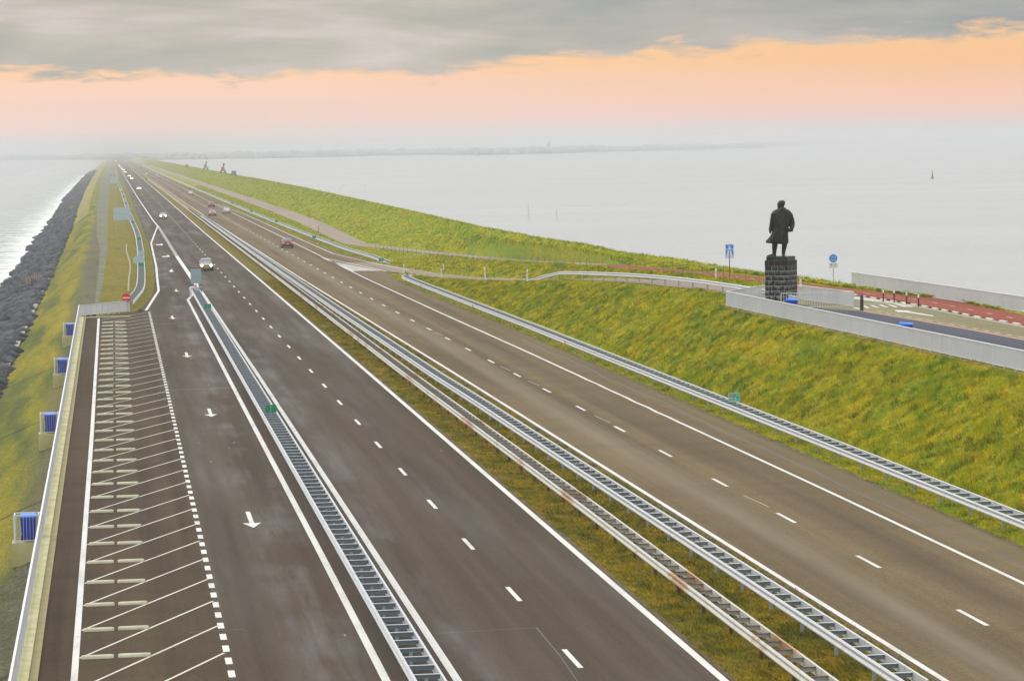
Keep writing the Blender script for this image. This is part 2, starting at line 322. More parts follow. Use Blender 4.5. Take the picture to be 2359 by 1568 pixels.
# ---------------------------------------------------------------- key lines of the road (all traced onto the ground)
NEAR=52.0
Lr=cvS([(2130,2000),(1087.5,1100),(796,850),(599.5,683),(500,595),(413,520)]);Lr.Y=[NEAR]+Lr.Y+[7000];Lr.X=[16.44]+Lr.X+[16.3]
Ll=Cv([(NEAR,9.18),(185,9.17),(291,9.02),(321,8.85),(398,8.66),(557,8.64),(616,8.30),(900,7.75),(1730,6.94),(7000,6.9)])
Ld=lambda y:(12.86 if y<150 else 12.86-.00025*min(y-150,600))
Rl=Cv([(NEAR,22.45),(100,22.25),(181,21.98),(251,21.6),(320,21.25),(600,20.6),(1021,20.27),(7000,20.2)])
Rr=Cv([(NEAR,29.9),(114,29.84),(145,29.68),(197,29.41),(250,28.9),(320,28.45),(480,28.4),(768,28.0),(7000,27.9)])
Rd=Cv([(NEAR,26.25),(96,26.15),(156,25.92),(200,25.6),(266,25.1),(334,24.95),(431,24.85),(800,24.3),(7000,24.1)])
RA=Cv([(NEAR,32.75),(121,32.4),(218,32.1),(262,31.6),(304,31.5),(326,31.7),(334,33.4),(345,35.2),(360,33.8),(372,33.0),(396,31.9),(486,31.2),(651,30.9),(690,30.4),(7000,30.2)])
_ae=[(422,900),(450,864),(454.5,820),(446,751),(435,710),(415,662),(398,617),(377.5,566),(357,522),(342,494)]
_q=[S(a,b) for a,b in _ae];LA=Cv([(NEAR,-2.5),(255,-2.85),(263.2,1.6)]+[(q.y,q.x) for q in _q if q.y>264]+[(7000,3.4)])
STA=stations(NEAR,7200)
Z0=lambda f,z=0.0:(lambda y:(f(y),z))
# ---------------------------------------------------------------- ground sheets
wt=Cv([(NEAR,-15.2),(466,-16.1),(640,-17.6),(900,-18.5),(1200,-20.2),(1505,-21.2),(2300,-22),(7200,-26)])
rt=Cv([(NEAR,-8.9),(212,-9.0),(422,-9.4),(640,-10.0),(882,-11.5),(1270,-13.6),(2256,-17),(7200,-20)])
# sub-ground of the dam, one sheet out to the far coast, under water at both sides
sheet('ground',[lambda y:(-60,-9),lambda y:(wt(y),-4.7),lambda y:(rt(y),-3.0),lambda y:(-3.4 if y<256 else rt(y)*.5,-.75 if y<256 else -.9),lambda y:(LA(y)+.6,-.12),lambda y:(34.5,-.12),lambda y:(42,-.5),lambda y:(58,-.6),lambda y:(82,-5.5),lambda y:(130,-10)],stations(30,7400,.03),BERM)
SL_=Cv([(NEAR,-3.35),(256,-3.45),(262,-3.5),(330,-4.2),(430,-4.9),(600,-6),(900,-7.5),(1500,-9),(7200,-11)])
SLz=Cv([(NEAR,-.75),(256,-.55),(262,-.3),(330,-.1),(7200,-.05)])
sheet('mossy_slope',[lambda y:(rt(y)-.1,-2.85),lambda y:(SL_(y),SLz(y))],stations(NEAR,700,.006),MOSS,sub=14)
sheet('berm_slope',[lambda y:(rt(y)-.1,-2.85),lambda y:(SL_(y),SLz(y))],stations(700,7200,.02),BERM,sub=3)
b1=Cv([(262,-2.2),(330,-2.2),(430,-2.3),(520,-3.4),(860,-5.2),(1500,-7),(7200,-8)]);b2=Cv([(262,-1.9),(330,-1.5),(430,-1.25),(520,-1.4),(860,-1.6),(1500,-2),(7200,-2)])
sheet('berm_shoulder',[lambda y:(SL_(y),SLz(y)),lambda y:(b1(y),-.04)],stations(262,7200,.01),BERM if False else MOSS,sub=3,rough=.02)
sheet('berm_band',[lambda y:(b1(y),-.04),lambda y:(b2(y),-.03)],stations(262,7200,.01),BAND,sub=2)
sheet('left_verge',[lambda y:(b2(y),-.03),lambda y:(LA(y)+.15,-.015)],stations(257,7200,.006),GR_LEFT,sub=8,rough=.05)
# motorway, lay-by and slip road surfaces
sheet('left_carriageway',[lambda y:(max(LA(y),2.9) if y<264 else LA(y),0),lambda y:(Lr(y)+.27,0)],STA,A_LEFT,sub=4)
sheet('lay_by',[lambda y:(LA(y),0),lambda y:(2.9,0)],stations(NEAR,263.9,.01),A_PARK,sub=3)
sheet('right_carriageway',[lambda y:(Rl(y)-.22,0),lambda y:(RA(y),0)],STA,A_RIGHT,sub=4)
sheet('median_verge',[lambda y:(Lr(y)+.25,-.01),lambda y:((Lr(y)+Rl(y))/2,-.06),lambda y:(Rl(y)-.20,-.012)],STA,GR_MED,sub=[7,7],rough=.05)
# --- right-hand side: slip road rising to the plateau, cycle path, dike
def sm(t): t=max(0,min(1,t));return t*t*(3-2*t)
def zr(y): return float(np.interp(y,[190,198,207,219,228,247,263,282,310,325,400],[4.0,4.0,3.93,3.72,3.48,2.85,2.05,1.28,.28,.0,.0]))
def zp(y): return float(np.interp(y,[200,227,252,276,300,332,360,433,560,7200],[4.0,3.97,3.65,2.95,2.2,1.4,.95,.3,.25,.25]))
def solve(x,y,zf,dz=0.0):
    z=1.0
    lo,hi=-.5,4.5
    for i in range(40):
        z=(lo+hi)/2;q=P(x,y,z)
        if zf(q.y)+dz>z: lo=z
        else: hi=z
    return P(x,y,z)
def Sv(x,y,zf,dz=0.0): return solve(x/1.27566,y/1.27566,zf,dz)
rL=Cv([(190,44.0),(335,34.0),(365,32.0)]);rR=Cv([(190,48.4),(205,47.4),(227,45.9),(261,43.5),(282,42.1),(317,39.2),(328,37.6),(350,34.9),(360,33.75),(372,32.9)])
pc=[(823,563),(1058,588),(1293,604),(1455,617),(1685,636),(1870,661),(2127,692),(2358,738)]
_p=[solve(a,b,zp) for a,b in pc];PC=Cv([(q.y,q.x) for q in _p]+[(560,39.0),(691,39.7),(7200,39.7),(60,55.2)])
PW=Cv([(50,1.65),(190,1.6),(205,1.35),(300,1.3),(360,1.5),(430,1.8),(560,2.4),(7200,2.5)])
cr=[P(a,b,4.25) for a,b in [(430,382),(540,402),(700,433),(860,468),(990,497),(1100,522),(1250,550),(1400,577),(1550,597),(1700,622),(1850,640),(1962,657)]]
CR=Cv([(q.y,q.x) for q in cr]+[(40,57.6),(150,56.8),(7200,54)])
TE=Cv([(NEAR,42.6),(125,41.79),(182,40.33),(200,40.0)])    # top edge of the bank under the fence
def toe(y): return (Cv([(NEAR,34.6),(290,34.2),(318,34.0),(330,34.3),(350,36.4),(365,34.6),(372,34.2),(400,33.4),(500,33.0),(7200,32.6)])(y),-.02)
def bank_top(y):
    if y<186: return (TE(y),3.97)
    if y<200: return (TE(y)*(200-y)/14+rL(200)*(y-186)/14-.25,3.97)
    return (rL(y)-.25,zr(y)-.03)
y_r=[y for y in stations(NEAR,330,.005)]
def mid1(y):
    a=toe(y);b=bank_top(y);return (a[0]*.93+b[0]*.07,a[1]+(b[1]-a[1])*.03)
def mid2(y):
    a=toe(y);b=bank_top(y);return (a[0]*.12+b[0]*.88,a[1]+(b[1]-a[1])*.93)
sheet('right_verge',[lambda y:(RA(y)-.1,-.012),lambda y:(toe(y)[0],-.03)],stations(NEAR,330,.006),GR_BANK,sub=6,rough=.03)
sheet('grass_bank',[toe,mid1,mid2,bank_top],y_r,GR_BANK,sub=[2,24,3],rough=.07)
# plateau (level 4): sub sheet then surfaces
sheet('plateau_ground',[lambda y:(bank_top(y)[0],3.95),lambda y:(58,3.9)],stations(NEAR,204,.02),GR_BANK,sub=4)
sheet('slip_road',[lambda y:(rL(y)-max(0,y-318)*.06,zr(y)+.004),lambda y:(rR(y),zr(y)+.004)],stations(190,364,.008),A_RAMP,sub=2)
sheet('slip_verge',[lambda y:(rR(y)-.15,zr(y)-.03),lambda y:(PC(y)-PW(y)+.15,zp(y)-.03)],stations(196,365,.006),GR_BANK,sub=10,rough=.05)
sheet('service_verge',[lambda y:(RA(y)-.1,-.012),toe,lambda y:(PC(y)-PW(y)+.15,zp(y)-.03)],stations(364.9,7200,.008),GR_BANK,sub=[2,6],rough=.04)
sheet('service_road',[lambda y:(PC(y)-PW(y),zp(y)),lambda y:(PC(y)+PW(y),zp(y))],stations(268,7200,.008),A_SERV,sub=2)
sheet('cycle_path',[lambda y:(PC(y)-PW(y),zp(y)),lambda y:(PC(y)+PW(y),zp(y))],stations(60,268,.01),A_RED,sub=2)
_CR=CR
CR=lambda y:max(_CR(y),PC(y)+PW(y)+.9)
def crz(y): return 4.25 if y>212 else 4.02+.23*sm((y-190)/22)
sheet('dike_slope',[lambda y:(PC(y)+PW(y)-.15,zp(y)-.10),lambda y:(max(CR(y)-1.2,PC(y)+PW(y)+.1),zp(y)*.2+crz(y)*.8-.05),lambda y:(CR(y),crz(y)),lambda y:(CR(y)+2.5,crz(y)-.5),lambda y:(CR(y)+24,-5.2)],stations(60,7200,.006),GR_DIKE,sub=[14,3,2,3],rough=.05,foam=lambda v:CR(v[1])-v[0])
# plateau surfaces traced in the photo
def poly_sheet(name,pts,mat,z,kind='structure',parent=None,thick=0):
    g=G();n=len(pts);g.add([(p.x,p.y,z) for p in pts],[tuple(range(n))]);o=g.obj(name,mat,parent)
    if kind and not parent:o['kind']=kind
    return o
def z7(x,y,z=4.0): return S(2408+x/3.92,740+y/3.92,z)
def z5(x,y,z=4.0): return S(2600+x/5.782,760+y/5.782,z)
# far edge (kerb line) and near edge (red brick strip) of the plateau road
kerb=[z7(390,520),z7(700,572),z7(1136,636),z7(1600,730),z7(2352,868)]
def ext(a,b,d): return b+(b-a).normalized()*d
kerb.append(ext(kerb[-2],kerb[-1],70))
strip=[z7(60,655),z7(500,685),z7(1128,790),z7(1770,905),z7(2352,1015)];strip.append(ext(strip[-2],strip[-1],60))
nfen=[z7(-1090,640),z7(-1080,640)]
poly_sheet('plateau_road',[Vector((rL(195),197,4)),]+[strip[0]]+strip[1:]+kerb[::-1]+[Vector((rR(205),206,4))],A_OLIVE,4.008)
poly_sheet('parking_strip',[Vector((40.75,180.8,4)),Vector((TE(150)+.3,150,4)),Vector((TE(125)+.3,125,4)),Vector((TE(60)+.3,NEAR,4)),Vector((52,NEAR,4))]+strip[::-1]+[Vector((43.2,187.4,4))],A_BLUE,4.013)
def ribbon(name,pts,w,mat,z,parent=None,kind='structure'):
    g=G();V=[];n=len(pts)
    for i,p in enumerate(pts):
        p=Vector((p[0],p[1],p[2] if z is None else 0));a=Vector(pts[max(0,i-1)][:2]);b=Vector(pts[min(n-1,i+1)][:2]);d=(b-a).normalized();nn=Vector((-d.y,d.x,0))*w/2
        zz=p.z if z is None else z;V+=[(p.x+nn.x,p.y+nn.y,zz),(p.x-nn.x,p.y-nn.y,zz)]
    g.add(V,[(2*i,2*i+1,2*i+3,2*i+2) for i in range(n-1)]);o=g.obj(name,mat,parent)
    if kind and not parent:o['kind']=kind
    return o
BRICK=simple('red_brick_strip',(.36,.17,.10),.8,0,.3,3)
ribbon('brick_strip',strip[1:],.30,BRICK,4.017)
# kerb with real step
g=G()
for a,b in zip(kerb[1:-1],kerb[2:]): g.bar((a.x,a.y,4.01),(b.x,b.y,4.01),.12,.10)
g.obj('kerb',PALEC)['kind']='structure'
# ---------------------------------------------------------------- painted markings
MK=G();MKY=G();MKO=G()
def quadstrip(g,f,y0,y1,w,z=.006,zf=None,step=8,taper=None):
    ys=[y0]
    while ys[-1]<y1: ys.append(min(y1,ys[-1]+max(step,ys[-1]*.02)))
    V=[]
    for y in ys:
        zz=z if zf is None else zf(y)+z;V+=[(f(y)-w/2,y,zz),(f(y)+w/2,y,zz)]
    g.add(V,[(2*i,2*i+1,2*i+3,2*i+2) for i in range(len(ys)-1)])
def path2(g,pts,w,z=.006,zs=None):
    V=[];n=len(pts)
    for i,p in enumerate(pts):
        a=Vector(pts[max(0,i-1)][:2]);b=Vector(pts[min(n-1,i+1)][:2]);d=(b-a).normalized();k=1.0
        if 0<i<n-1:
            d1=(Vector(p[:2])-a).normalized();k=1/max(.5,d.dot(d1))
        nn=Vector((-d.y,d.x))*w/2*k;zz=(p[2] if len(p)>2 and zs else 0)+z
        V+=[(p[0]+nn.x,p[1]+nn.y,zz),(p[0]-nn.x,p[1]-nn.y,zz)]
    g.add(V,[(2*i,2*i+1,2*i+3,2*i+2) for i in range(n-1)])
quadstrip(MK,Lr,NEAR,7000,.24);quadstrip(MK,Rl,NEAR,7000,.20)
quadstrip(MK,Ll,NEAR,313,.24);quadstrip(MK,Ll,313,400,.50);quadstrip(MK,Ll,557,7000,.30)
y=400
while y<557: quadstrip(MK,Ll,y,y+1.0,.50,step=1);y+=2.0
y0=79-1.4
for k in range(-3,420):
    y=y0+12*k
    if y>50: quadstrip(MK,Ld,y,y+3.0,.16,step=3)
for k in range(-4,420):
    y=83-1.4+12*k
    if y>50: quadstrip(MK,Rd,y,y+3.0,.16,step=3)
def wavy(f,a,yc,w): return lambda y:f(y)+a*math.exp(-((y-yc)/w)**2)*math.sin(y*.9)
quadstrip(MK,wavy(Rr,.10,165,14),NEAR,400,.18,step=2);y=400
while y<600: quadstrip(MK,Rr,y,y+2.2,.35,step=2);y+=4
quadstrip(MK,Rr,600,7000,.18)
path2(MK,[(q.x,q.y) for q in [S(a,b) for a,b in [(568,864),(551.6,881)]]]+[(7.1,270),(7.15,169),(7.22,104),(7.2,NEAR)],.24)
path2(MK,[(q.x,q.y) for q in [S(a,b) for a,b in [(463,665),(453,690),(444,715),(451,748),(459,783),(461.6,815),(466,854),(428.6,912.4)]]],.26)
path2(MK,[(q.x,q.y) for q in [S(a,b) for a,b in [(638,600),(722,631),(857,692),(979.6,746),(1100,774),(1147,783),(1200,793)]]],.16)
rz=[(rR(y)-.25,y,zr(y)) for y in np.linspace(335,205,30)];path2(MKO,rz,.13,.006,True)
rz=[(rL(y)+.15,y,zr(y)) for y in np.linspace(335,205,30)];path2(MKO,rz,.13,.006,True)
# gore: outline and white wedge
a,b,c,d=[S(*p) for p in ((946,757),(1040,797),(1135,797),(985,768))]
path2(MK,[(a.x,a.y),(b.x,b.y)],.2);path2(MK,[(a.x,a.y),(c.x,c.y)],.2)
e=[S(*p) for p in ((978,769),(1040,796),(1120,795.5))];GORE=[(p.x,p.y,.0055) for p in e]
# lay-by: edge line, dotted line, bay lines
path2(MK,[(-1.48,NEAR),(-1.48,79),(-1.5,150),(-1.66,253.5)],.20)
y=60
while y<261: quadstrip(MK,lambda q:2.97,y,y+1.05,.2,step=2);y+=2.05
BAYS=[]
yb=S(240,1933).y;yb-=4.83*2
for k in range(38):
    y=yb+k*4.83
    if y>252: break
    x0=-1.38;L_=9.6 if y+9.6<262 else max(2,262-y)
    t=L_/9.6
    path2(MKY,[(x0,y),(x0+(2.9-x0)*t,y+L_)],.09)
    if y>NEAR+8: BAYS.append(y)
# arrows (pointing to the viewer)
def arrow(px,py,L_=5.0,hook=0):
    q=P(px,py);w=.19
    if not hook:
        pts=[(-w/2,L_/2),(w/2,L_/2),(w/2,-L_*.22),(.38,-L_*.20),(0,-L_/2),(-.38,-L_*.20),(-w/2,-L_*.22)]
    MK.add([(q.x+a,q.y+b,.006) for a,b in pts],[tuple(range(len(pts)))])
for p in ((577,1196),(484,950),(430,817),(397,731),(406,669)): arrow(*p)
def S1(a,b): return S(a/3.92,400+b/3.92)
for pts in ([(1795,1258),(1800,1248),(1850,1245),(1845,1240),(1872,1240),(1875,1260),(1855,1256)],[(1865,1393),(1870,1383),(1925,1380),(1918,1372),(1945,1370),(1955,1390),(1932,1392)],[(1940,1553),(1965,1550),(1965,1535),(1985,1533),(1985,1552),(2008,1556),(1970,1568)]):
    MK.add([(q.x,q.y,.006) for q in [S1(*p) for p in pts]],[tuple(range(len(pts)))])
# plateau markings
for (a,b) in [(670,693),(770,713),(887,733),(1008,755),(1128,775),(1243,795),(1370,817),(1508,840),(1638,862),(1770,887),(1900,912),(2030,937),(2165,963),(2305,988)]:
    q=z7(a-30,b-4);r=z7(a+34,b+6);d=(r-q);MKO.add([(q.x,q.y,4.020),(q.x+.16,q.y+.02,4.020),(r.x+.16,r.y+.02,4.020),(r.x,r.y,4.020)],[(0,1,2,3)])
ar=[z7(a,b) for a,b in [(855,672),(1040,682),(1030,689),(1315,738),(1300,746),(990,697),(900,694)]];MK.add([(p.x,p.y,4.020) for p in ar],[tuple(range(7))])
ar=[(390,610,850,590),(390,640,460,660),(500,622,560,648),(590,617,672,644),(690,611,778,640),(790,606,884,640),(870,604,990,636),(960,592,1080,632)]
for a,b,c,d in ar:
    q=z7(a,b);r=z7(c,d);path2(MK,[(q.x,q.y,4),(r.x,r.y,4)],.22,.020,True)
q=[z7(a,b) for a,b in [(385,512),(470,520),(850,578),(1080,632),(1040,640),(850,600),(385,545)]];MKO.add([(p.x,p.y,4.0165) for p in q],[tuple(range(7))])
# cycle path centre dashes
for y in np.arange(70,262,4.2): quadstrip(MKO,PC,y,y+1.1,.12,z=.008,zf=zp,step=2)
# seams and old marks
SOIL=simple('soil_grit_edge',(.085,.058,.03),.95,0,.7,3)
SG=G()
for f,off,w_ in ((Lr,.25,.12),(Rl,-.24,.16),(RA,-.05,.22)):
    ys=[NEAR]
    while ys[-1]<420: ys.append(ys[-1]+1.1)
    V=[]
    for y in ys: V+=[(f(y)+off-w_*random.uniform(.2,.9),y,.0035),(f(y)+off+w_*.8,y,.0035)]
    SG.add(V,[(2*i,2*i+1,2*i+3,2*i+2) for i in range(len(ys)-1)])
SG.obj('soil_edges',SOIL)['kind']='structure'
TS=G()
path2(TS,[(31.0+.12*math.sin(y*.21)+.08*math.sin(y*.53),y) for y in np.arange(60,215,2.5)],.07,.003)
pts=[P(a,b) for a,b in [(985,1459),(1235,1444),(1290,1510),(1345,1590)]];path2(TS,[(p.x,p.y) for p in pts],.035,.003)
pts=[P(a,b) for a,b in [(435,1455),(560,1448)]];path2(TS,[(p.x,p.y) for p in pts],.05,.003)
for yy in (255.5,243,175): TS.add([(2.9,yy,.0035),(9.0,yy+.6,.0035),(9.0,yy+.8,.0035),(2.9,yy+.2,.0035)],[(0,1,2,3)])
path2(TS,[(25.4+.02*math.sin(y),y) for y in np.arange(95,330,6)],.03,.003)
TS.obj('tar_seams',TAR)['kind']='structure'
OM=G()
OM.add(GORE,[(0,1,2)])
for i in range(26):
    y=random.uniform(75,330);x=random.choice([random.uniform(23,32),random.uniform(9.5,16),random.uniform(3.2,6.9)]);a=random.uniform(-.5,.5);l=random.uniform(.05,.35)
    OM.add([(x,y,.005),(x+.04,y,.005),(x+.04+l*math.sin(a),y+l*2,.005),(x+l*math.sin(a),y+l*2,.005)],[(0,1,2,3)])
for y in (116,152,176,188,224): # ghost dashes next to the right-hand lane line
    x=Rd(y)+.12;OM.add([(x,y-5.5,.0045),(x+.05,y-5.5,.0045),(x-.1,y-1.5,.0045),(x-.15,y-1.5,.0045)],[(0,1,2,3)])
MK.obj('road_markings',PAINT)['kind']='structure';MKY.obj('bay_markings',PAINT_Y)['kind']='structure';MKO.obj('plateau_markings',m_paint('plateau_paint',(.42,.40,.34)))['kind']='structure'
OM.obj('worn_markings',PAINT_OLD)['kind']='structure'
# kerb strip and slab along the lay-by
sheet('lay_by_gutter',[lambda y:(-2.74-.0013*max(0,y-79),.05),lambda y:(-2.50-.0017*max(0,y-79),.05)],stations(NEAR,254.5,.02),KERB,sub=1)
g=G();n=0
for y in np.arange(NEAR,254,3.98):
    x=-2.74-.0013*max(0,y-79);y1=min(y+3.95,254.6);g.box(x-.42,x-.012,y,y1,-1.0,.16)
g.box(-3.5,1.2,254.7,255.1,-.6,.10)
o=g.obj('edge_slab',CONC);tag(o,'long mossy concrete edge slab under the railing beside the lay-by','slab')
# ---------------------------------------------------------------- water
sheet('shore_water',[lambda y:(wt(y)-70,-4.62),lambda y:(wt(y)-22,-4.62),lambda y:(wt(y)-8,-4.62),lambda y:(wt(y)+2.5,-4.62)],stations(NEAR,7300,.008),WATERF,sub=[6,8,10],foam=lambda v:math.exp(-max(0,(wt(v[1])-v[0]))/14.0)*(1 if v[1]<2600 else .3))
g=G();g.add([(-9000,-200,-4.66),(14000,-200,-4.66),(14000,26000,-4.66),(-9000,26000,-4.66)],[(0,1,2,3)]);g.obj('water',WATER)['kind']='structure'
# ---------------------------------------------------------------- riprap
def icos():
    bm=bmesh.new();bmesh.ops.create_icosphere(bm,subdivisions=1,radius=1);v=np.array([q.co[:] for q in bm.verts]);f=np.array([[q.index for q in t.verts] for t in bm.faces]);bm.free();return v,f
iv,jf=icos()
V=[];Fc=[];T=[];b=0
ys=[];y=150.0
while y<2600:
    ys.append(y);y+=max(.42,y*.0016)
for y in ys:
    x0,x1=wt(y)+.2+random.uniform(-.7,.5),rt(y)-.05
    nx=max(3,int((x1-x0)/max(.95,.0014*y)))
    for i in range(nx):
        x=x0+(x1-x0)*(i+random.random())/nx;s=random.choice((.3,.45,.6,.75,.95,1.1))*random.uniform(.8,1.1)*max(1,y/900);t=(x-x0)/(x1-x0)
        z=-4.8+(t**.8)*1.95+random.uniform(-.12,.14)
        sc_=np.array([s*random.uniform(.8,1.3),s*random.uniform(.7,1.2),s*random.uniform(.5,.9)]);p=iv*(1+rng.uniform(-.22,.22,(12,1)))*sc_
        a=random.uniform(0,3.14);c_,s_=math.cos(a),math.sin(a);p=np.stack([p[:,0]*c_-p[:,1]*s_,p[:,0]*s_+p[:,1]*c_,p[:,2]],1)+[x,y+random.uniform(-.3,.3),z]
        V.append(p);Fc.append(jf+b);b+=12;T+= [random.choice((0,.0,.1,.2,.35,.6,1.0,1.9))]*12
me=fast_mesh('riprap',np.concatenate(V),np.concatenate(Fc),False);at=me.attributes.new('tint','FLOAT','POINT');at.data.foreach_set('value',np.array(T,dtype=np.float32))
tag(link('riprap',me,ROCK),'dark basalt rocks piled along the waterline','rocks',None,'stuff')
g=G()
for y in np.arange(150,420,6): g.bar((rt(y)-.15,y,-2.72),(rt(y+6)-.15,y+6.02,-2.72),.45,.3)
tag(g.obj('toe_kerb',simple('toe_concrete',(.27,.25,.19),.9,0,.4,2)),'weathered concrete toe kerb between the dark rocks and mossy slope','kerb')
# reeds near waterline
g=G()
for (px,py) in [(236,600),(243,590),(226,628),(238,573),(220,608),(205,645),(249,549),(217,640),(110,818),(120,812)]:
    q=S(px,py,-2.6)
    for i in range(150):
        x=q.x+random.gauss(0,.9);y=q.y+random.gauss(0,5);h=random.uniform(.4,1.1);a=random.uniform(-.15,.15)
        g.add([(x,y,-3.3),(x+.08,y+.03,-3.3),(x+a,y,-2.6+h-.6)],[(0,1,2)])
tag(g.obj('dry_reeds',REED),'dry golden reed tufts among the rocks at the waterline','reeds',None,'stuff')
# ---------------------------------------------------------------- grass blades (uncountable)
def blades(name,regions,mats,label):
    V=[];C=0
    P3=[]
    for (f0,f1,ya,yb_,dens,h,w) in regions:
        area=0;ysamp=rng.uniform(0,1,int(dens));Y=ya*(yb_/ya)**ysamp  # denser nearby
        for y in Y:
            a=f0(y);b_=f1(y);t=random.random();P3.append((a[0]*(1-t)+b_[0]*t,y,a[1]*(1-t)+b_[1]*t,h*random.uniform(.5,1.25),w*max(1,y/150)))
    A=np.array(P3);n=len(A);ang=rng.uniform(0,6.28,n);dx=np.cos(ang)*A[:,4]/2;dy=np.sin(ang)*A[:,4]/2
    lx=rng.normal(-.04,.06,n);ly=rng.normal(0,.06,n)
    cx=np.floor(A[:,0]/.45+.37*np.sin(A[:,1]*2.1)).astype(int);cy=np.floor(A[:,1]/.7+.41*np.sin(A[:,0]*3.3)).astype(int)
    hsh=(np.sin(cx*127.1+cy*311.7)*43758.5453)%1.0;h2=(np.sin(cx*269.5+cy*183.3)*43758.5453)%1.0
    A[:,3]*=.45+1.15*hsh**1.5
    v0=np.stack([A[:,0]-dx,A[:,1]-dy,A[:,2]-.02],1);v1=np.stack([A[:,0]+dx,A[:,1]+dy,A[:,2]-.02],1);v2=np.stack([A[:,0]+lx,A[:,1]+ly,A[:,2]+A[:,3]],1)
    V=np.stack([v0,v1,v2],1).reshape(-1,3);me=fast_mesh(name,V,np.arange(3*n).reshape(n,3),False);at=me.attributes.new('tuft','FLOAT','POINT');at.data.foreach_set('value',np.repeat(np.clip(h2*.75+rng.uniform(0,.25,n),0,1),3).astype(np.float32))
    tag(link(name,me,mats),label,'grass',None,'stuff')
blades('bank_grass',[(mid1,mid2,78,330,260000,.17,.035),(mid2,bank_top,78,330,30000,.13,.035),(lambda y:(rR(y),zr(y)),lambda y:(PC(y)-PW(y),zp(y)),204,362,30000,.16,.05),(lambda y:(RA(y)-.08,0),toe,85,330,50000,.09,.03),(lambda y:(bank_top(y)[0],3.95),lambda y:(rL(y)-.1,4.0),183,204,5000,.14,.035)],GRP['grass_bank'],'long yellowish green grass growing on the steep bank')
def dmid(y): return (max(CR(y)-1.2,PC(y)+PW(y)+.12),zp(y)*.2+crz(y)*.8-.05)
blades('dike_grass',[(lambda y:(PC(y)+PW(y)+.1,zp(y)+(.10 if y<420 else 0)),lambda y:(dmid(y)[0],dmid(y)[1]+(.08 if y<420 else 0)),170,4200,150000,.11,.06),(dmid,lambda y:(CR(y),crz(y)),170,4200,34000,.11,.06),(lambda y:(RA(y)+.1,0),lambda y:(toe(y)[0],0),366,1200,20000,.1,.05),(lambda y:(toe(y)[0],0),lambda y:(PC(y)-PW(y),zp(y)),366,1200,30000,.14,.05),(lambda y:(CR(y)-.3,crz(y)),lambda y:(CR(y)+.6,crz(y)-.05),175,1100,14000,.17,.05)],GRP['grass_dike'],'short green grass growing on the dike beside the path')
blades('median_grass',[(lambda y:(Lr(y)+.22,0),lambda y:(Rl(y)-.16,0),72,320,150000,.07,.03)],GRP['grass_median'],'mossy brown green grass growing in the median strip')
# ---------------------------------------------------------------- guard rails
WP=[(0,.74),(.055,.75),(.085,.71),(.085,.68),(.03,.62),(.03,.58),(.085,.52),(.085,.49),(.055,.45),(0,.46)]
def sweep(pts,off,side,mat,name,parent):
    V=[];n=len(pts);m_=len(WP)
    for i,p in enumerate(pts):
        a=Vector(pts[max(0,i-1)][:2]);b=Vector(pts[min(n-1,i+1)][:2]);d=(b-a).normalized();nx,ny=d.y,-d.x
        for o,z in WP:
            k=off*side+o*side-.04*side;V.append((p[0]+nx*k,p[1]+ny*k,p[2]+z))
    Fq=[]
    for i in range(n-1):
        for j in range(m_):
            k=(j+1)%m_;Fq.append((i*m_+j,i*m_+k,(i+1)*m_+k,(i+1)*m_+j))
    Fq+=[tuple(range(m_)),tuple(range((n-1)*m_,n*m_))]
    g=G();g.add(V,Fq);return g.obj(name,mat,parent)
def resample(pts,step):
    out=[];acc=0;nxt=0
    for a,b in zip(pts[:-1],pts[1:]):
        a=Vector(a);b=Vector(b);d=(b-a).length
        while nxt<=acc+d:
            t=(nxt-acc)/d;q=a+(b-a)*t;out.append((q,(b-a).normalized()));nxt+=step
        acc+=d
    return out
def barrier(name,label,pts,half,railm,postm,spm,lim=1000,group='guard rails along the motorway',deep=0.0,single=False,flm=None):
    flm=flm or RAIL
    """pts in order of growing distance"""
    o=pts[0];root=empty(name,o,0,label,'guard rail',group);pts=[(p[0]-o[0],p[1]-o[1],p[2]-o[2]) for p in pts]
    for s in ((1,) if single==1 else (-1,) if single==-1 else (-1,1)): sweep(pts,half,s,railm,'rail',root)
    sp=resample(pts,1.3333);po=resample(pts,4.0)
    base=G();base.box(-half+.04,half-.04,-.008,.008,.57,.70);base.box(-half+.03,half-.03,-.07,.008,.70,.715)
    sm_=base.mesh('spacer');sm_.materials.append(spm);sm_.materials.append(flm);sm_.polygons.foreach_set('material_index',[0]*6+[1]*6);pm=G().box(-.05,.05,-.03,.03,-.3-deep,.60).mesh('post')
    def put(lst,me,nm,mat):
        if not me.materials: me.materials.append(mat)
        for q,d in lst[:100]:
            p=bpy.data.objects.new(nm,me);COL.objects.link(p);p.parent=root;p.location=q;p.rotation_euler=(0,0,math.atan2(d.y,d.x)-math.pi/2)
        rest=[(q,d) for q,d in lst[100:] if math.hypot(q.x+o[0],q.y+o[1])<lim]
        if rest:
            v=np.array([w.co[:] for w in me.vertices]);f=[tuple(t.vertices) for t in me.polygons];gg=G()
            for q,d in rest:
                a=math.atan2(d.y,d.x)-math.pi/2;c_,s_=math.cos(a),math.sin(a)
                gg.add([(q.x+w[0]*c_-w[1]*s_,q.y+w[0]*s_+w[1]*c_,q.z+w[2]) for w in v],f)
            r=gg.obj(nm,mat,root);r['kind']='stuff'
            if len(me.materials)>1: r.data.materials.append(me.materials[1]);r.data.polygons.foreach_set('material_index',([0]*6+[1]*6)*len(rest))
    put(sp,sm_,'spacer',spm);put(po,pm,'post',postm)
    return root
def pl(f,y0,y1,z=0.0,step=6): 
    r=[];y=y0
    while y<y1: r.append((f(y),y,z));y+=max(step,y*.02)
    r.append((f(y1),y1,z));return r
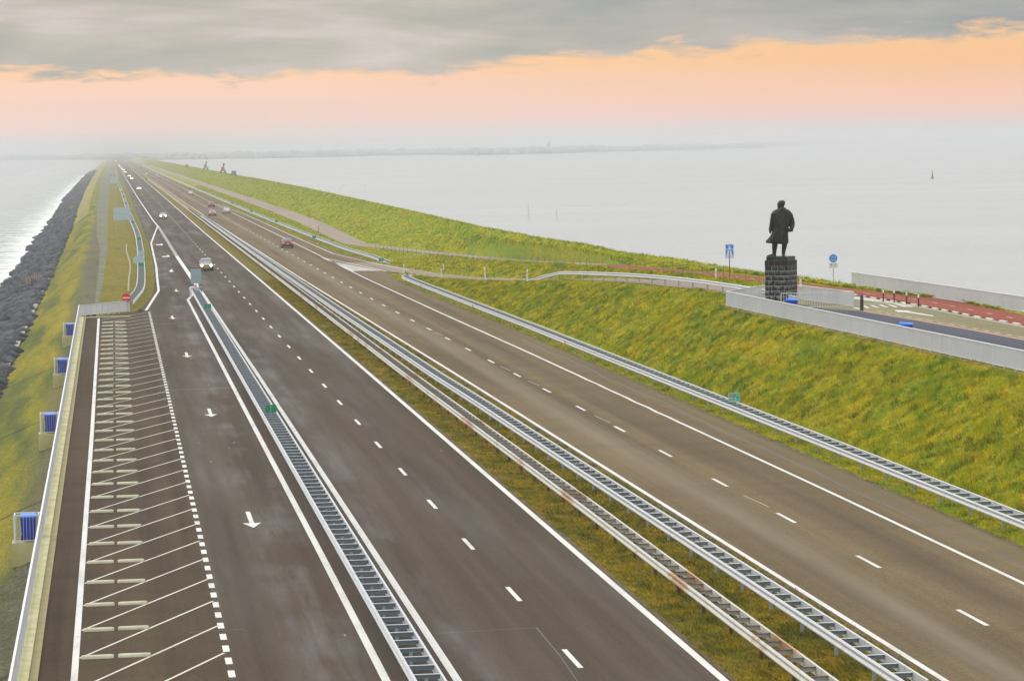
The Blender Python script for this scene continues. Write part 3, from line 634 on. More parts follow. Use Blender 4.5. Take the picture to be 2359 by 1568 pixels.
X1=Cv([(NEAR,8.02),(200,8.05),(289,8.05)])
barrier('guard_rail','galvanised ladder guard rail between the lay-by road and left carriageway, under two green plates',pl(X1,62,287),.40,RAIL,POST,SPACER)
X2=Cv([(NEAR,18.18),(106,18.28),(173,18.17),(400,18.3),(1500,18.2)])
barrier('guard_rail','rusty double guard rail standing in the grass median, left of the silver one',pl(X2,66,1500),.31,RUSTRAIL,RUSTY,simple('pale_spacer',(.42,.43,.43),.6,.3,.3,7),700,flm=simple('rust_topped_spacer',(.11,.05,.03),.7,.1,.6,7))
X3=Cv([(NEAR,20.6),(90,20.42),(105,20.3),(157,20.0),(172,19.83),(250,19.55),(400,19.35),(1500,19.1)])
barrier('guard_rail','silver double guard rail standing in the grass median, right of the rusty one',pl(X3,70,620),.33,RAIL,POST,SPACER,700)
X4=Cv([(NEAR,33.6),(122,33.28),(163,33.0),(218,32.6),(284,31.85),(300,31.75),(309,32.0),(316,33.2)])
barrier('guard_rail','double guard rail at the foot of the steep grass bank, carrying the teal number plate',pl(X4,78,300,0,5)+[(31.75,304,0),(32.0,309,-.05),(32.6,313,-.12),(33.2,316.5,-.2)],.40,RAIL,POST,SPACER)
# far right barrier between motorway and service road
fr=[S(*p,.75) for p in [(1141,781),(1100,764),(1066,750),(1000,735),(935,702),(812,656),(739,624),(683,602),(641,583),(580,562)]]
pf=[(35.4,355,-.7),(34.6,362,-.3),(33.75,372,0),(32.9,396,0),(32.5,441,0),(32.0,541,0),(31.5,700,0),(31.2,1000,0),(31.0,1500,0),(31.0,3000,0)]
barrier('guard_rail','distant guard rail between the right carriageway and the pale service road',pf,.36,RAIL,POST,SPACER,1100)
# curved barrier on the slip road
rb=[(rL(y)+.25,y,zr(y)) for y in list(range(178,252,6))]+[(rL(257)+.25,257,zr(257)-.3),(rL(262)+.2,262,zr(262)-.62),(rL(267)+.15,267,zr(267)-.9)]
barrier('guard_rail','curved single guard rail on tall grey posts edging the slip road below the statue',rb,.06,RAIL,POST,SPACER,single=0,deep=.4)
# left curved barrier beyond the lay-by
def s6(a,b,z=.75): return S(320+a/4.61,560+b/4.61,z)
lb=[(265,1500),(335,1420),(400,1345),(430,1270),(438,1180),(438,1050),(432,900),(425,800),(405,650),(375,540),(330,440),(290,340),(255,250),(225,150),(190,50)]
lp=[s6(a,b) for a,b in lb];lp=[(q.x,q.y,0) for q in lp]+[(2.0,1400,0),(1.9,3200,0)]
barrier('guard_rail','winding guard rail through the left verge, starting behind the no entry sign',lp,.42,RAIL,POST,SPACER,1100)
# green hectometre plates on the rails
def two_panel(): 
    g=G();g.box(-.30,-.02,-.02,.02,.14,.55);g.box(.02,.30,-.02,.02,.14,.55);return g.mesh('panel')
tp=two_panel();hp=None
def hecto(q,label,s=1.0,proto=[None]):
    if proto[0] is None:
        r=empty('distance_marker',q,-YAW,label,'marker sign','green distance markers on the guard rails')
        link('panel',tp,SIGNG,r);G().box(-.02,.02,-.03,.03,-.05,.5).obj('bracket',POST,r)
        G().box(-.27,-.25,-.026,-.02,.2,.5).obj('face_print',WHITEP,r) if False else None
        proto[0]=r;return r
    return dup(proto[0],loc=q,label=label)
hm=[((629,955),X1,'large green two-leaf plate on the ladder guard rail, beside the widest arrow road'),((479,714),X1,'small green two-leaf plate on the ladder guard rail just below the signboard')]
for (p,f,l) in hm:
    q=P(p[0],p[1],.72);hecto(Vector((f(q.y),q.y,.72)),l)
ords=['first','second','third','fourth','fifth','sixth','seventh']
for i,(a,b) in enumerate([(435,1035),(410,680),(325,450),(277,310),(232,188),(200,98),(175,32)]):
    q=s6(a,b,.75);hecto(Vector((q.x,q.y,.72)),'green marker on the winding left guard rail, %s one beyond the no entry sign'%ords[i])
for i,(a,b) in enumerate([(1120,770),(923.5,702),(812,655),(739,624),(683,600)]):
    q=S(a,b,.75);hecto(Vector((q.x,q.y,.72)),'teal marker on the distant right guard rail, %s one beyond the slip road'%ords[i])
# the number plate on the near right rail
q=S(2148,1180,.78);r=empty('number_plate_sign',Vector((33.25,q.y,.74)),-YAW,'teal plate with red A7 badge and white numbers on the right guard rail','sign')
G().box(-.31,.31,-.015,.015,.04,.52).obj('panel',TEAL,r);G().box(-.02,.02,.016,.05,-.2,.5).obj('bracket',POST,r)
G().box(-.24,.0,-.022,-.0155,.30,.45).obj('red_badge',REDP,r)
g=G()
for a in ((-.30,.30,.49,.505),(-.30,.30,.055,.07),(-.30,-.285,.055,.505),(.285,.30,.055,.505)): g.box(a[0],a[1],-.021,-.0155,a[2],a[3])
g.obj('border',WHITEP,r)
def text(s,size,loc,mat,parent,rx=math.pi/2):
    cu=bpy.data.curves.new('lettering','FONT');cu.body=s;cu.size=size;cu.extrude=.002;cu.align_x='CENTER';t=bpy.data.objects.new('t',cu);COL.objects.link(t)
    dg=bpy.context.evaluated_depsgraph_get();me=bpy.data.meshes.new_from_object(t.evaluated_get(dg));COL.objects.unlink(t);bpy.data.objects.remove(t)
    me.materials.clear();o=link('lettering',me,mat,parent,loc);o.rotation_euler=(rx,0,0);return o
text('A7',.15,(-.12,-.026,.325),WHITEP,r);text('77,3',.24,(-.07,-.026,.10),WHITEP,r);text('Re',.12,(.20,-.026,.36),WHITEP,r)
# red reflectors on that rail
for i,(a,b) in enumerate([(1243,839),(1395,898),(1664,1005)]):
    q=S(a,b,.6);o=G().box(-.06,-.02,-.05,.05,-.13,.13).obj('reflector',REDP,None,Vector((X4(q.y)-.44,q.y,.6)))
    tag(o,'small red reflector on the foot-of-bank guard rail, %s one from the slip road'%ords[i],'reflector','red reflectors on the right guard rail')
# ---------------------------------------------------------------- railings
def railing(name,label,pts,h=1.0,ph=1.85,bar=.09,drop=.0,rail=RAILW,cat='fence',lift=.05,max_=100):
    o=Vector(pts[0]);root=empty(name,o,0,label,cat);P_=[Vector(p)-o for p in pts];st=resample(P_,ph);last=P_[-1]
    if (st[-1][0]-last).length>.4: st.append((last,st[-1][1]))
    g=G()
    for a,b in zip(P_[:-1],P_[1:]): g.bar(a+Vector((0,0,h)),b+Vector((0,0,h)),.07,.05)
    g.obj('top_rail',rail,root)
    g=G()
    for a,b in zip(P_[:-1],P_[1:]): g.bar(a+Vector((0,0,lift+.02)),b+Vector((0,0,lift+.02)),.04,.04)
    g.obj('bottom_rail',rail,root)
    pm=G().box(-.03,.03,-.025,.025,-.12-drop,h).mesh('post');pm.materials.append(FENCE)
    cache={}
    rest=[G(),G()]
    for i,(q,d) in enumerate(st):
        rz=math.atan2(d.y,d.x)
        if i<max_: p=bpy.data.objects.new('post',pm);COL.objects.link(p);p.parent=root;p.location=q;p.rotation_euler=(0,0,rz)
        if i<len(st)-1:
            e=st[i+1][0]-q;l=e.length
            key=(round(l,2),round(e.z/l,3))
            if key not in cache:
                gg=G();n=max(2,int(l/bar));sl=e.z/math.hypot(e.x,e.y)
                for k in range(1,n):
                    x=k*l/n;gg.box(x-.009,x+.009,-.02,.02,lift+sl*x,h-.02+sl*x)
                cache[key]=gg.mesh('bar_panel');cache[key].materials.append(FENCEP)
            p=bpy.data.objects.new('bar_panel',cache[key]);COL.objects.link(p);p.parent=root;p.location=q;p.rotation_euler=(0,0,math.atan2(e.y,e.x))
    return root
fx=lambda y:-3.02-.0022*max(0,y-79)
railing('railing','long white topped bar railing along the left edge of the lay-by',[(fx(y),y,.16) for y in (60,120,180,255.3)],ph=2.0)
railing('railing','short grey bar railing closing the far end of the lay-by',[(fx(255.3),255.6,.1),(1.15,262.6,.05)],ph=.95,bar=.07)
cA=S(2133.6,899.7,4.0);cB=P(2358,857,4.0);d=(cB-cA).normalized();cC=cA+d*150
railing('railing','long pale grey railing on top of the steep grass bank in front of the statue',[cA,cB,(TE(NEAR)+.2,56,4.0)],ph=1.6,bar=.07)
g=G();g.bar(cA-Vector((.12,-.2,.10)),cB-Vector((.12,0,.10)),.14,.12);g.bar(cB-Vector((.12,0,.10)),(TE(NEAR)+.08,56,3.90),.14,.12);tag(g.obj('concrete_sill',simple('brown_sill',(.22,.16,.11),.9,0,.6,.5)),'weathered brown concrete sill under the long grey railing above the grass bank','sill')
cD=S(2080+655/3.92,540+1168/3.92,5.0)-Vector((0,0,1));cE=S(2080+1045/3.92,540+1168/3.92,5.0)-Vector((0,0,1));cF=S(2080+1675/3.92,540+1245/3.92,5.0)-Vector((0,0,1));cG=S(2080+840/3.92,540+1262/3.92,5.0)-Vector((0,0,1))
railing('railing','low white railing from the fence corner to behind the statue pedestal',[cA+Vector((.1,.1,0)),cD],ph=1.6,bar=.14)
railing('railing','grey railing behind the statue pedestal beside the slip road',[cD+Vector((.1,0,0)),cE,cF],ph=1.6,bar=.085)
railing('railing','open white barred gate railing right of the pedestal in front of the blue bin',[cG,cF+Vector((-.05,-.1,0))],ph=2.4,bar=.16,rail=RAILW)
fA=P(1962,657,4.0);fB=P(2358,720,4.0);railing('railing','distant pale grey railing between the red cycle path and the sea',[fA,fB,fB+(fB-fA).normalized()*60],ph=1.5,bar=.085)
# ---------------------------------------------------------------- wheel stops
def stop_mesh():
    g=G();pr=[(-.10,0),(-.085,.06),(-.05,.10),(.05,.10),(.085,.06),(.10,0)];n=len(pr);V=[];xs=[(-.48,.55),(-.45,.85),(-.40,1),(.40,1),(.45,.85),(.48,.55)]
    for x,s in xs:
        for y,z in pr: V.append((x,y*s,z*(.6+.4*s)))
    Fq=[(i*n+j,i*n+j+1,(i+1)*n+j+1,(i+1)*n+j) for i in range(len(xs)-1) for j in range(n-1)]+[tuple(range(n)),tuple(range((len(xs)-1)*n,len(xs)*n))]
    g.add(V,Fq);return g.mesh('wheel_stop',True)
smh=stop_mesh();smh.materials.append(BLOCKM)
def ordn(n):
    return ['first','second','third','fourth','fifth','sixth','seventh','eighth','ninth','tenth','eleventh','twelfth','thirteenth','fourteenth','fifteenth','sixteenth','seventeenth','eighteenth','nineteenth','twentieth'][n-1] if n<=20 else ('twenty-'+ordn(n-20) if n<30 else 'thirtieth' if n==30 else 'thirty-'+ordn(n-30))
rows=[]
k=0;y=S(243,1935).y
while y<251: rows.append(y);y+=4.83
N=len(rows)
for i,y in enumerate(rows):
    for sd,x in (('left',-.83),('right',.26)):
        o=bpy.data.objects.new('wheel_stop',smh);COL.objects.link(o);o.location=(x+random.uniform(-.02,.02),y+random.uniform(-.05,.05),.004);o.rotation_euler=(0,0,random.uniform(-.02,.02))
        tag(o,'%s concrete wheel stop in the %s lay-by bay counting up from the bottom'%(sd,ordn(i+1)),'wheel stop','concrete wheel stops in the lay-by bays')
# ---------------------------------------------------------------- blue bins
def bin_thing(loc,rz,label,cage,scale=1.0):
    r=empty('rubbish_bin',loc,rz,label,'bin','blue wheelie bins')
    g=G();V=[];
    for z,w,d in ((.08,.24,.26),(.95,.30,.35)): V+=[(-w,-d,z),(w,-d,z),(w,d,z),(-w,d,z)]
    g.add(V,[(3,2,1,0),(4,5,6,7),(0,1,5,4),(1,2,6,5),(2,3,7,6),(3,0,4,7)]);g.obj('body',BLUE,r)
    g=G();g.add([(-.33,-.38,.95),(.33,-.38,.95),(.33,.40,.95),(-.33,.40,.95),(-.30,-.34,1.0),(.30,-.34,1.0),(.28,.36,1.07),(-.28,.36,1.07)],[(3,2,1,0),(4,5,6,7),(0,1,5,4),(1,2,6,5),(2,3,7,6),(3,0,4,7)]);g.obj('lid',BLUEL,r)
    for s in (-1,1): G().cyl((s*.25,.24,.1),(s*.30,.24,.1),.1,n=12).obj('wheel',TYRE,r)
    return r
names=['nearest','second nearest','third nearest','farthest'][::1]
for i,(px,py) in enumerate([(65,1275),(118,1033),(146,890),(160,798)]):
    q=P(px,py,-.85);X=fx(q.y)-.58;Y=q.y+.4
    if i==0: Y=108.4
    bin_thing(Vector((X+.06,Y,-.02)),0,'blue wheelie bin in the %s cage outside the lay-by railing'%names[i],True)
    r=empty('bin_cage',Vector((X,Y,0)),0,'%s barred steel bin cage on a mossy concrete block outside the lay-by railing'%names[i],'bin cage','steel bin cages outside the lay-by railing')
    G().box(-.58,.56,-.45,.45,-.95,-.03).obj('concrete_block',CONC,r)
    for a in (-.46,.46):
        for b in (-.38,.38): G().box(a-.03,a+.03,b-.03,b+.03,-.03,1.05).obj('post',RAILW,r)
    for k,(a,b,c,d) in enumerate(((-.46,-.38,.46,-.38),(.46,-.38,.46,.38),(.46,.38,-.46,.38),(-.46,.38,-.46,-.38))):
        g=G();g.bar((a,b,1.03),(c,d,1.03),.05);g.bar((a,b,.04),(c,d,.04),.03)
        for t in np.linspace(.1,.9,7): g.bar((a+(c-a)*t,b+(d-b)*t,.04),(a+(c-a)*t,b+(d-b)*t,1.03),.013)
        g.obj('bar_panel',FENCE,r)
for (a,b,l) in ((1824,687,'blue wheelie bin behind the front railing, between the pedestal and the open gate'),(2087,742,'blue wheelie bin beside the grey front railing on the blue-grey strip')):
    q=P(a,b,5.07);bin_thing(Vector((q.x,q.y,4.0)),1.2,l,False)
# ---------------------------------------------------------------- signs
def pole_sign(name,base,top,label,cat='sign'):
    r=empty(name,base,-YAW,label,cat);G().cyl((0,0,0),(0,0,top),.035,n=8).obj('pole',RUSTY if 'motorway' in label else POST,r);return r
px=33.0
q=P(1680.5,645,3.95);dist=(H-3.95)
r=pole_sign('road_sign',q,2.9,'blue motorway sign with white road and bridge symbol on a brown pole','road sign')
k=1.0
G().box(-.33,.33,-.05,-.035,1.75,2.85).obj('panel',SIGNB,r)
g=G()
def pz(pts,d=-.062,e=-.0505):
    g.prism(pts,d,e)
pz([(-.28,1.80),(-.05,1.80),(-.03,2.38),(-.13,2.38)]);pz([(.05,1.80),(.28,1.80),(.13,2.38),(.03,2.38)])
pz([(-.29,2.40),(-.29,2.46),(-.10,2.50),(-.03,2.78),(.03,2.78),(.10,2.50),(.29,2.46),(.29,2.40),(.18,2.43),(-.18,2.43)])
for a in ((-.33,.33,2.83,2.85),(-.33,.33,1.75,1.77),(-.33,-.31,1.77,2.83),(.31,.33,1.77,2.83)): g.box(a[0],a[1],-.06,-.0505,a[2],a[3])
g.obj('symbol',WHITEP,r)
q=P(1919,650,3.95);r=pole_sign('road_sign',q,2.15,'round blue cyclist and moped sign over a white plate with two black arrows','road sign')
G().cyl((0,-.05,1.85),(0,-.035,1.85),.32,n=32).obj('disc',SIGNB,r)
g=G()
for (cx,cz,s) in ((-.10,1.96,1),(.12,1.96,1),(-.1,1.74,1),(.12,1.74,1)):
    for dx in (-.055,.055):
        n=10
        for i in range(n):
            a0=2*math.pi*i/n;a1=2*math.pi*(i+1)/n;g.bar((cx+dx+.042*math.cos(a0),-.056,cz-.03+.042*math.sin(a0)),(cx+dx+.042*math.cos(a1),-.056,cz-.03+.042*math.sin(a1)),.012,.014,up=Vector((0,1,0)))
    g.bar((cx-.055,-.056,cz-.03),(cx+.04,-.056,cz+.03),.014,.016,up=Vector((0,1,0)));g.bar((cx+.055,-.056,cz-.03),(cx-.01,-.056,cz+.045),.014,.016,up=Vector((0,1,0)))
g.obj('symbol',WHITEP,r)
G().box(-.33,.33,-.05,-.035,1.12,1.50).obj('lower_plate',simple('white_plate',(.6,.6,.59),.5,0,.05),r)
g=G();g.prism([(-.19,1.33),(-.09,1.33),(-.12,1.40),(-.12,1.45),(-.16,1.45),(-.16,1.40)][::-1],-.058,-.0505);g.prism([(.12,1.33),(.16,1.33),(.16,1.38),(.19,1.38),(.14,1.46),(.09,1.38),(.12,1.38)],-.058,-.0505);g.obj('arrows',BLACKP,r)
g=G();g.box(-.31,.31,-.056,-.0505,1.225,1.235);g.obj('line',POST,r)
# no entry sign at the fence end
q=S(369,880,1.0);r=empty('no_entry_sign',Vector((1.0,262.3,0)),-YAW,'round red no entry sign with white bar at the end of the lay-by railing','road sign')
G().cyl((0,0,-.1),(0,0,1.6),.035,n=8).obj('pole',POST,r)
qq=S(371,872,1.2);sc_=(qq-Vector((1.0,262.3,1.2)));cx_=sc_.x
G().cyl((cx_,-.06,1.35),(cx_,-.035,1.35),.42,n=36).obj('disc',REDP,r)
G().box(cx_-.35,cx_+.35,-.075,-.0605,1.30,1.41).obj('white_bar',WHITEP,r)
# sign back and crash cushion at the nose of the ladder rail
q=P(456,697);r=empty('signboard',Vector((8.25,292,0)),-YAW,'grey-green back of a tall signboard on the nose of the ladder guard rail','sign')
G().box(-.55,.0-.01,-.02,.02,1.15,2.75).obj('panel',DBACK,r);G().box(.01,.55,-.02,.02,1.15,2.75).obj('panel',DBACK,r);G().box(-.03,.03,.021,.10,-.0,2.7).obj('post',POST,r);G().box(-.55,.55,-.028,-.0205,2.70,2.76).obj('top_strip',DARKPL,r)
r=empty('crash_cushion',Vector((8.1,288.6,0)),0,'white and grey steel crash cushion in front of the signboard','crash barrier')
g=G();g.box(-.55,.5,0,.5,.25,.95);g.obj('nose',WHITEP,r)
g=G();g.bar((-.65,-.6,.75),(-.1,.1,.9),.12,.3);g.obj('left_wing',WHITEP,r);g=G();g.box(.35,.62,-.6,.3,.1,.95);g.obj('right_box',SPACER,r)
g=G();g.box(-.62,-.5,-1.2,-.2,0,.85);g.obj('side_leg',RAILW,r);G().box(-.05,.12,-.05,.0,.96,1.06).obj('reflector',REDP,r);G().bar((-.35,-.02,.92),(-.05,-.55,.5),.06).obj('dark_brace',DARKPL,r)
# big sign backs in left verge
def big_back(cx,cy,base_px,w,h,label,legs=3):
    b=S(*base_px);s=w;r=empty('signboard',b,-YAW,label,'sign')
    return r
b=S(360,674);sc0=(b.y/F*1.0)/1.27566*1.0
u=b.y/(F*1.27566)/math.cos(YAW)*1.0
r=empty('signboard',b,-YAW,'large grey back of a signboard on three thin legs in the left verge','sign')
W=51*u;top=(674-611)*u;bot=(674-648)*u
for i in (-1,0): 
    for j in (0,1): G().box(i*W/2+.02,(i+1)*W/2-.02,-.03,.0,bot+j*(top-bot)/2+.015,bot+(j+1)*(top-bot)/2-.015).obj('panel',SIGNBACK,r)
for a in (-.36,0,.36): G().box(a*W-.05,a*W+.05,.001,.08,-.3,top-.1).obj('leg',POST,r)
for (bx,by,w,t,bt,l) in ((335,552,22,32,12,'smaller pale blue-grey signboard back farther along the left verge'),(327,520,14,20,9,'most distant pale signboard back in the left verge')):
    b=S(bx,by);u=b.y/(F*1.27566);r=empty('signboard',b,-YAW,l,'sign');G().box(-w*u/2,w*u/2,-.03,0,bt*u,t*u).obj('panel',SIGNBACK,r)
    for a in (-.3,.3): G().box(a*w*u-.06,a*w*u+.06,.001,.09,-.2,t*u-.3).obj('leg',POST,r)
b=S(408,795);u=b.y/(F*1.27566);r=empty('signboard',Vector((3.55,b.y,0)),-YAW,'two round grey sign backs beside the winding guard rail below a square plate','sign')
c0=(b.x-3.55)
G().cyl((c0-.25,-.03,1.35),(c0-.25,0,1.35),.48,n=28).obj('disc',SIGNBACK,r);G().cyl((c0+.30,-.02,1.35),(c0+.30,.02,1.35),.46,n=28).obj('disc',SIGNBACK,r)
G().box(c0-.05,c0+.75,-.02,.02,1.90,2.5).obj('square_plate',SIGNBACK,r);G().box(c0+.02,c0+.08,.03,.09,-.2,2.5).obj('post',POST,r)
# traffic sign pole on right (thin red-brown)
b=S(936,702);r=empty('marker_pole',b,0,'thin red and brown marker pole beside the service road','pole');G().cyl((0,0,0),(0,0,.9),.05,n=8).obj('lower_pole',POST,r);G().cyl((0,0,.9),(0,0,2.2),.06,n=8).obj('upper_pole',simple('faded_red',(.38,.10,.07),.6),r)
b=S(396,536+4);r=empty('signpost',Vector((19.9,b.y if False else 900,0)),0,None,None) if False else None
# delineator posts
dm=G();dm.box(-.06,.06,-.04,.04,0,.95);dm.add([(-.06,-.04,.95),(.06,-.04,.95),(.06,.04,.95),(-.06,.04,.95),(-.05,0,1.05),(.05,0,1.05)],[(0,1,5,4),(2,3,4,5),(0,4,3),(1,2,5)])
dmesh=dm.mesh('body');dmesh.materials.append(WHITEP);rm=G().box(-.025,.025,-.052,-.0405,.62,.82).mesh('reflector');rm.materials.append(simple('faded_red_reflector',(.62,.22,.15),.5))
dl=[(1187,802,0,'leftmost white marker post, beside the start of the ramp guard rail'),(1297,817,1,'white marker post left of the grass, second from the slip road start'),(1304,801,2,'leaning white marker post on the grass beyond the slip road'),(1426,822,1,'tall leaning white marker post in the middle of the slip road row'),(1549,826,1,'white marker post where the curved guard rail begins'),(1561,814,2,'white marker post beyond the slip road behind the rail start'),(1703,804,2,'white marker post half hidden by the crest of the curved rail'),(1852,804,2,'white marker post beside the start of the red cycle path'),(2103,827,2,'white marker post left of the motorway sign'),(2352,843,3,'white marker post just right of the pedestal')]
for a,b,w,l in dl:
    q=Sv(a,b,zr) if w<3 else S(a,b,4.0);lean=.07 if 'leaning' in l else 0
    r=empty('marker_post',q,-YAW,l,'marker post','white marker posts along the slip road');r.rotation_euler=(0,-lean,-YAW);r.scale=(1.15,1.15,1.0 if 'tall' not in l else 1.25)
    o=link('body',dmesh,None,r);o=link('reflector',rm,None,r)
# bollards
for i,(a,b,l) in enumerate([(732,578,'slim black bollard with white head, leftmost of four on the kerb'),(857,583,'slim black bollard with white head, second from left on the kerb'),(1000,610,'slim black bollard with white head, third from left on the kerb'),(1138,638,'slim black bollard with white head, rightmost of four on the kerb')]):
    q=z7(a,b);r=empty('bollard',q,-YAW,l,'bollard','slim bollards on the kerb');G().cyl((0,0,0),(0,0,.62),.05,n=10).obj('shaft',BLACKP,r);G().cyl((0,0,.62),(0,0,.88),.055,.05,n=10).obj('head',WHITEP,r);G().cyl((0,0,.88),(0,0,.93),.05,.03,n=10).obj('cap',BLACKP,r)
q=z7(485,676);r=empty('bollard',q,-YAW,'thick black bollard with pale bands beside the blue-grey strip','bollard');G().cyl((0,0,0),(0,0,.95),.11,n=16).obj('shaft',BLACKP,r)
for z in (.74,.84): G().cyl((0,0,z),(0,0,z+.03),.115,n=16).obj('band',SPACER,r)
G().cyl((0,0,.95),(0,0,1.03),.115,.07,n=16).obj('cap',BLACKP,r)
# kerb blocks
kb=[(405,498),(500,515),(617,535),(733,553),(850,572),(966,591),(1085,610),(1210,632),(1330,656),(1440,677),(1563,700),(1683,726),(1817,753),(1960,777),(2115,804),(2270,832)]
km=G().box(-.07,.07,-1.0,1.0,0,.07).mesh('kerb_block');km.materials.append(simple('white_block',(.62,.61,.54),.6,0,.08))
for i,(a,b) in enumerate(kb):
    q=z7(a,b);n=kb[min(i+1,len(kb)-1)];p=kb[max(0,i-1)];d=z7(*n)-z7(*p);gap=d.length/(min(i+1,len(kb)-1)-max(0,i-1))
    o=bpy.data.objects.new('kerb_block',km);COL.objects.link(o);o.location=q;o.rotation_euler=(0,0,math.atan2(d.y,d.x)-math.pi/2);o.scale=(1,max(.3,gap*.25),1)
    tag(o,'white kerb block edging the red cycle path, %s from the left'%ordn(i+1),'kerb block','white blocks between cycle path and plateau road')
# wire fence beside the path
wf=empty('wire_fence',Vector((PC(350)-2.2,350,zp(350))),0,'old wooden post and wire fence beside the cycle path','fence');o0=wf.location.copy()
pmesh=G().cyl((0,0,-.2),(0,0,.9),.028,n=7).mesh('post');pmesh.materials.append(WOOD)
fp=[(1050+a/3.92,640+b/3.92) for a,b in [(210,348),(258,358),(300,372),(345,378),(390,388),(437,396),(480,402),(530,408),(578,416),(628,422),(680,428),(732,438),(780,442),(830,450),(880,457),(935,462),(990,468),(1045,475),(1100,482),(1158,486),(1215,490),(1270,494),(1330,500),(1390,505),(1455,509),(1520,511),(1585,512),(1655,517),(1720,520),(1790,522),(1865,526),(1930,529),(2005,533),(2080,536),(2155,538),(2235,540)]]+[(1550+a/3.92,740+b/3.92) for a,b in [(40,148),(115,153),(190,158),(270,160),(350,164),(430,164),(513,168),(595,168),(680,170),(762,172),(858,178),(952,182),(1048,188),(1150,200),(1248,205),(1348,212),(1455,222),(1562,228),(1675,245),(1785,258),(1898,272),(2018,290)]]+[(2080+a/3.92,540+b/3.92) for a,b in [(180,1090),(308,1112),(437,1125),(588,1145)]]
prev=None;wr=G()
def gz(y,t=.75): return zr(y)*(1-t)+zp(y)*t if y<352 else zp(y)
for a,b in fp:
    q=Sv(a,b,lambda y:gz(y));p=bpy.data.objects.new('post',pmesh);COL.objects.link(p);p.parent=wf;p.location=q-o0;p.rotation_euler=(random.uniform(-.05,.05),random.uniform(-.05,.05),0);p.scale=(.8,.8,random.uniform(.85,1.05))
    if prev is not None:
        for h in (.45,.8): wr.bar(prev+Vector((0,0,h))-o0,q+Vector((0,0,h))-o0,.012)
    prev=q
wr.obj('wire',WIRE,wf)
# rope/tape line in the left verge
g=G();pp=[S(a,b) for a,b in [(372,719),(371,735),(374,750),(380,765),(383,785),(381,805),(378,825),(377,857)]];k=0
for a,b in zip(pp[:-1],pp[1:]):
    n=max(1,int((b-a).length/1.6))
    for i in range(n):
        q=a+(b-a)*i/n;g.box(q.x-.09,q.x+.09,q.y-.35,q.y+.35,-.03,.10)
tag(g.obj('stone_edging',PALEC),'line of small white edging stones curving through the left verge','edging')
# ---------------------------------------------------------------- poles in the water
for (a,b,c,d,l) in ((1219,505,1217,471,'tall thin stake standing in the sea, left of the pair below the far shore'),(1283,503,1282,480,'shorter thin stake standing in the sea, right of the pair'),(841,440,841,421,'thin upright stake in the sea beyond the grass dike'),(779,440,787,428,'thin slanting stake in the sea beyond the grass dike')):
    q=P(a,b,-4.7);s=math.hypot(q.x,q.y)/F;r=Vector((math.cos(YAW),-math.sin(YAW),0));t=q+r*((c-a)*s)+Vector((0,0,(b-d)*s));tag(G().cyl(q-Vector((0,0,1)),t,.10,.06,n=7).obj('water_stake',simple('bleached_stake',(.34,.33,.32),.8)),l,'stake','stakes standing in the sea')
q=P(2147,412,-4.7);r=empty('buoy',q,0,'small green buoy far out on the sea','buoy');G().cyl((0,0,-.5),(0,0,1.0),.9,.7,n=12).obj('float',SIGNG,r);G().cyl((0,0,1.0),(0,0,4.2),.5,.12,n=8).obj('tower',simple('buoy_green',(.06,.22,.12),.5),r)
# ---------------------------------------------------------------- cars
RING={ # y, zb, wlow, zmid, wmid, zbelt, wbelt, ztop, wtop
}
def car_mesh(kind):
    if kind=='hatch': SEC=[(2.02,.36,.60,.48,.66,.60,.62,.63,.50),(1.92,.24,.74,.50,.80,.70,.76,.74,.60),(1.3,.22,.80,.52,.85,.84,.80,.90,.62),(.85,.22,.82,.52,.86,.92,.82,.98,.66),(.20,.22,.82,.52,.87,.95,.82,1.42,.60),(-.5,.22,.82,.52,.87,.96,.82,1.48,.60),(-1.35,.22,.82,.52,.86,.97,.81,1.43,.58),(-1.85,.24,.80,.52,.84,.96,.78,1.05,.66),(-1.98,.28,.76,.52,.80,.90,.74,.94,.64),(-2.02,.38,.66,.52,.70,.72,.66,.76,.60)]
    else: SEC=[(2.2,.36,.60,.48,.66,.58,.62,.62,.50),(2.08,.22,.76,.50,.82,.68,.76,.72,.60),(1.4,.20,.82,.52,.86,.82,.80,.88,.62),(.85,.20,.82,.52,.87,.90,.82,.95,.66),(.10,.20,.82,.52,.88,.93,.82,1.34,.58),(-.6,.20,.82,.52,.88,.94,.82,1.40,.58),(-1.2,.20,.82,.52,.87,.95,.81,1.32,.55),(-1.75,.22,.81,.52,.86,.94,.78,.99,.66),(-2.15,.24,.78,.52,.83,.88,.75,.92,.64),(-2.24,.36,.68,.52,.72,.72,.68,.76,.58)]
    g=G();V=[]
    for (y,zb,wl,zm,wm,zt,wt_,zz,ww) in SEC:
        h=[(0,zb),(wl*.9,zb),(wl,zb+.05),(wm,zm),(wt_,zt),(ww,zz),(0,zz+.02)]
        ring=[(x,y,z) for x,z in h]+[(-x,y,z) for x,z in h[-2:0:-1]];V+=ring
    n=12;Fq=[(i*n+j,i*n+(j+1)%n,(i+1)*n+(j+1)%n,(i+1)*n+j) for i in range(len(SEC)-1) for j in range(n)]+[tuple(range(n)),tuple(range((len(SEC)-1)*n,len(SEC)*n))]
    g.add(V,Fq);return g.mesh('body',False),SEC
def quadglass(g,a,b,c,d,off):
    g.add([Vector(p)+Vector(off) for p in (a,b,c,d)]+[Vector(p)-Vector(off)*.2 for p in (a,b,c,d)],[(0,1,2,3),(7,6,5,4),(0,4,5,1),(1,5,6,2),(2,6,7,3),(3,7,4,0)])
CARM={}
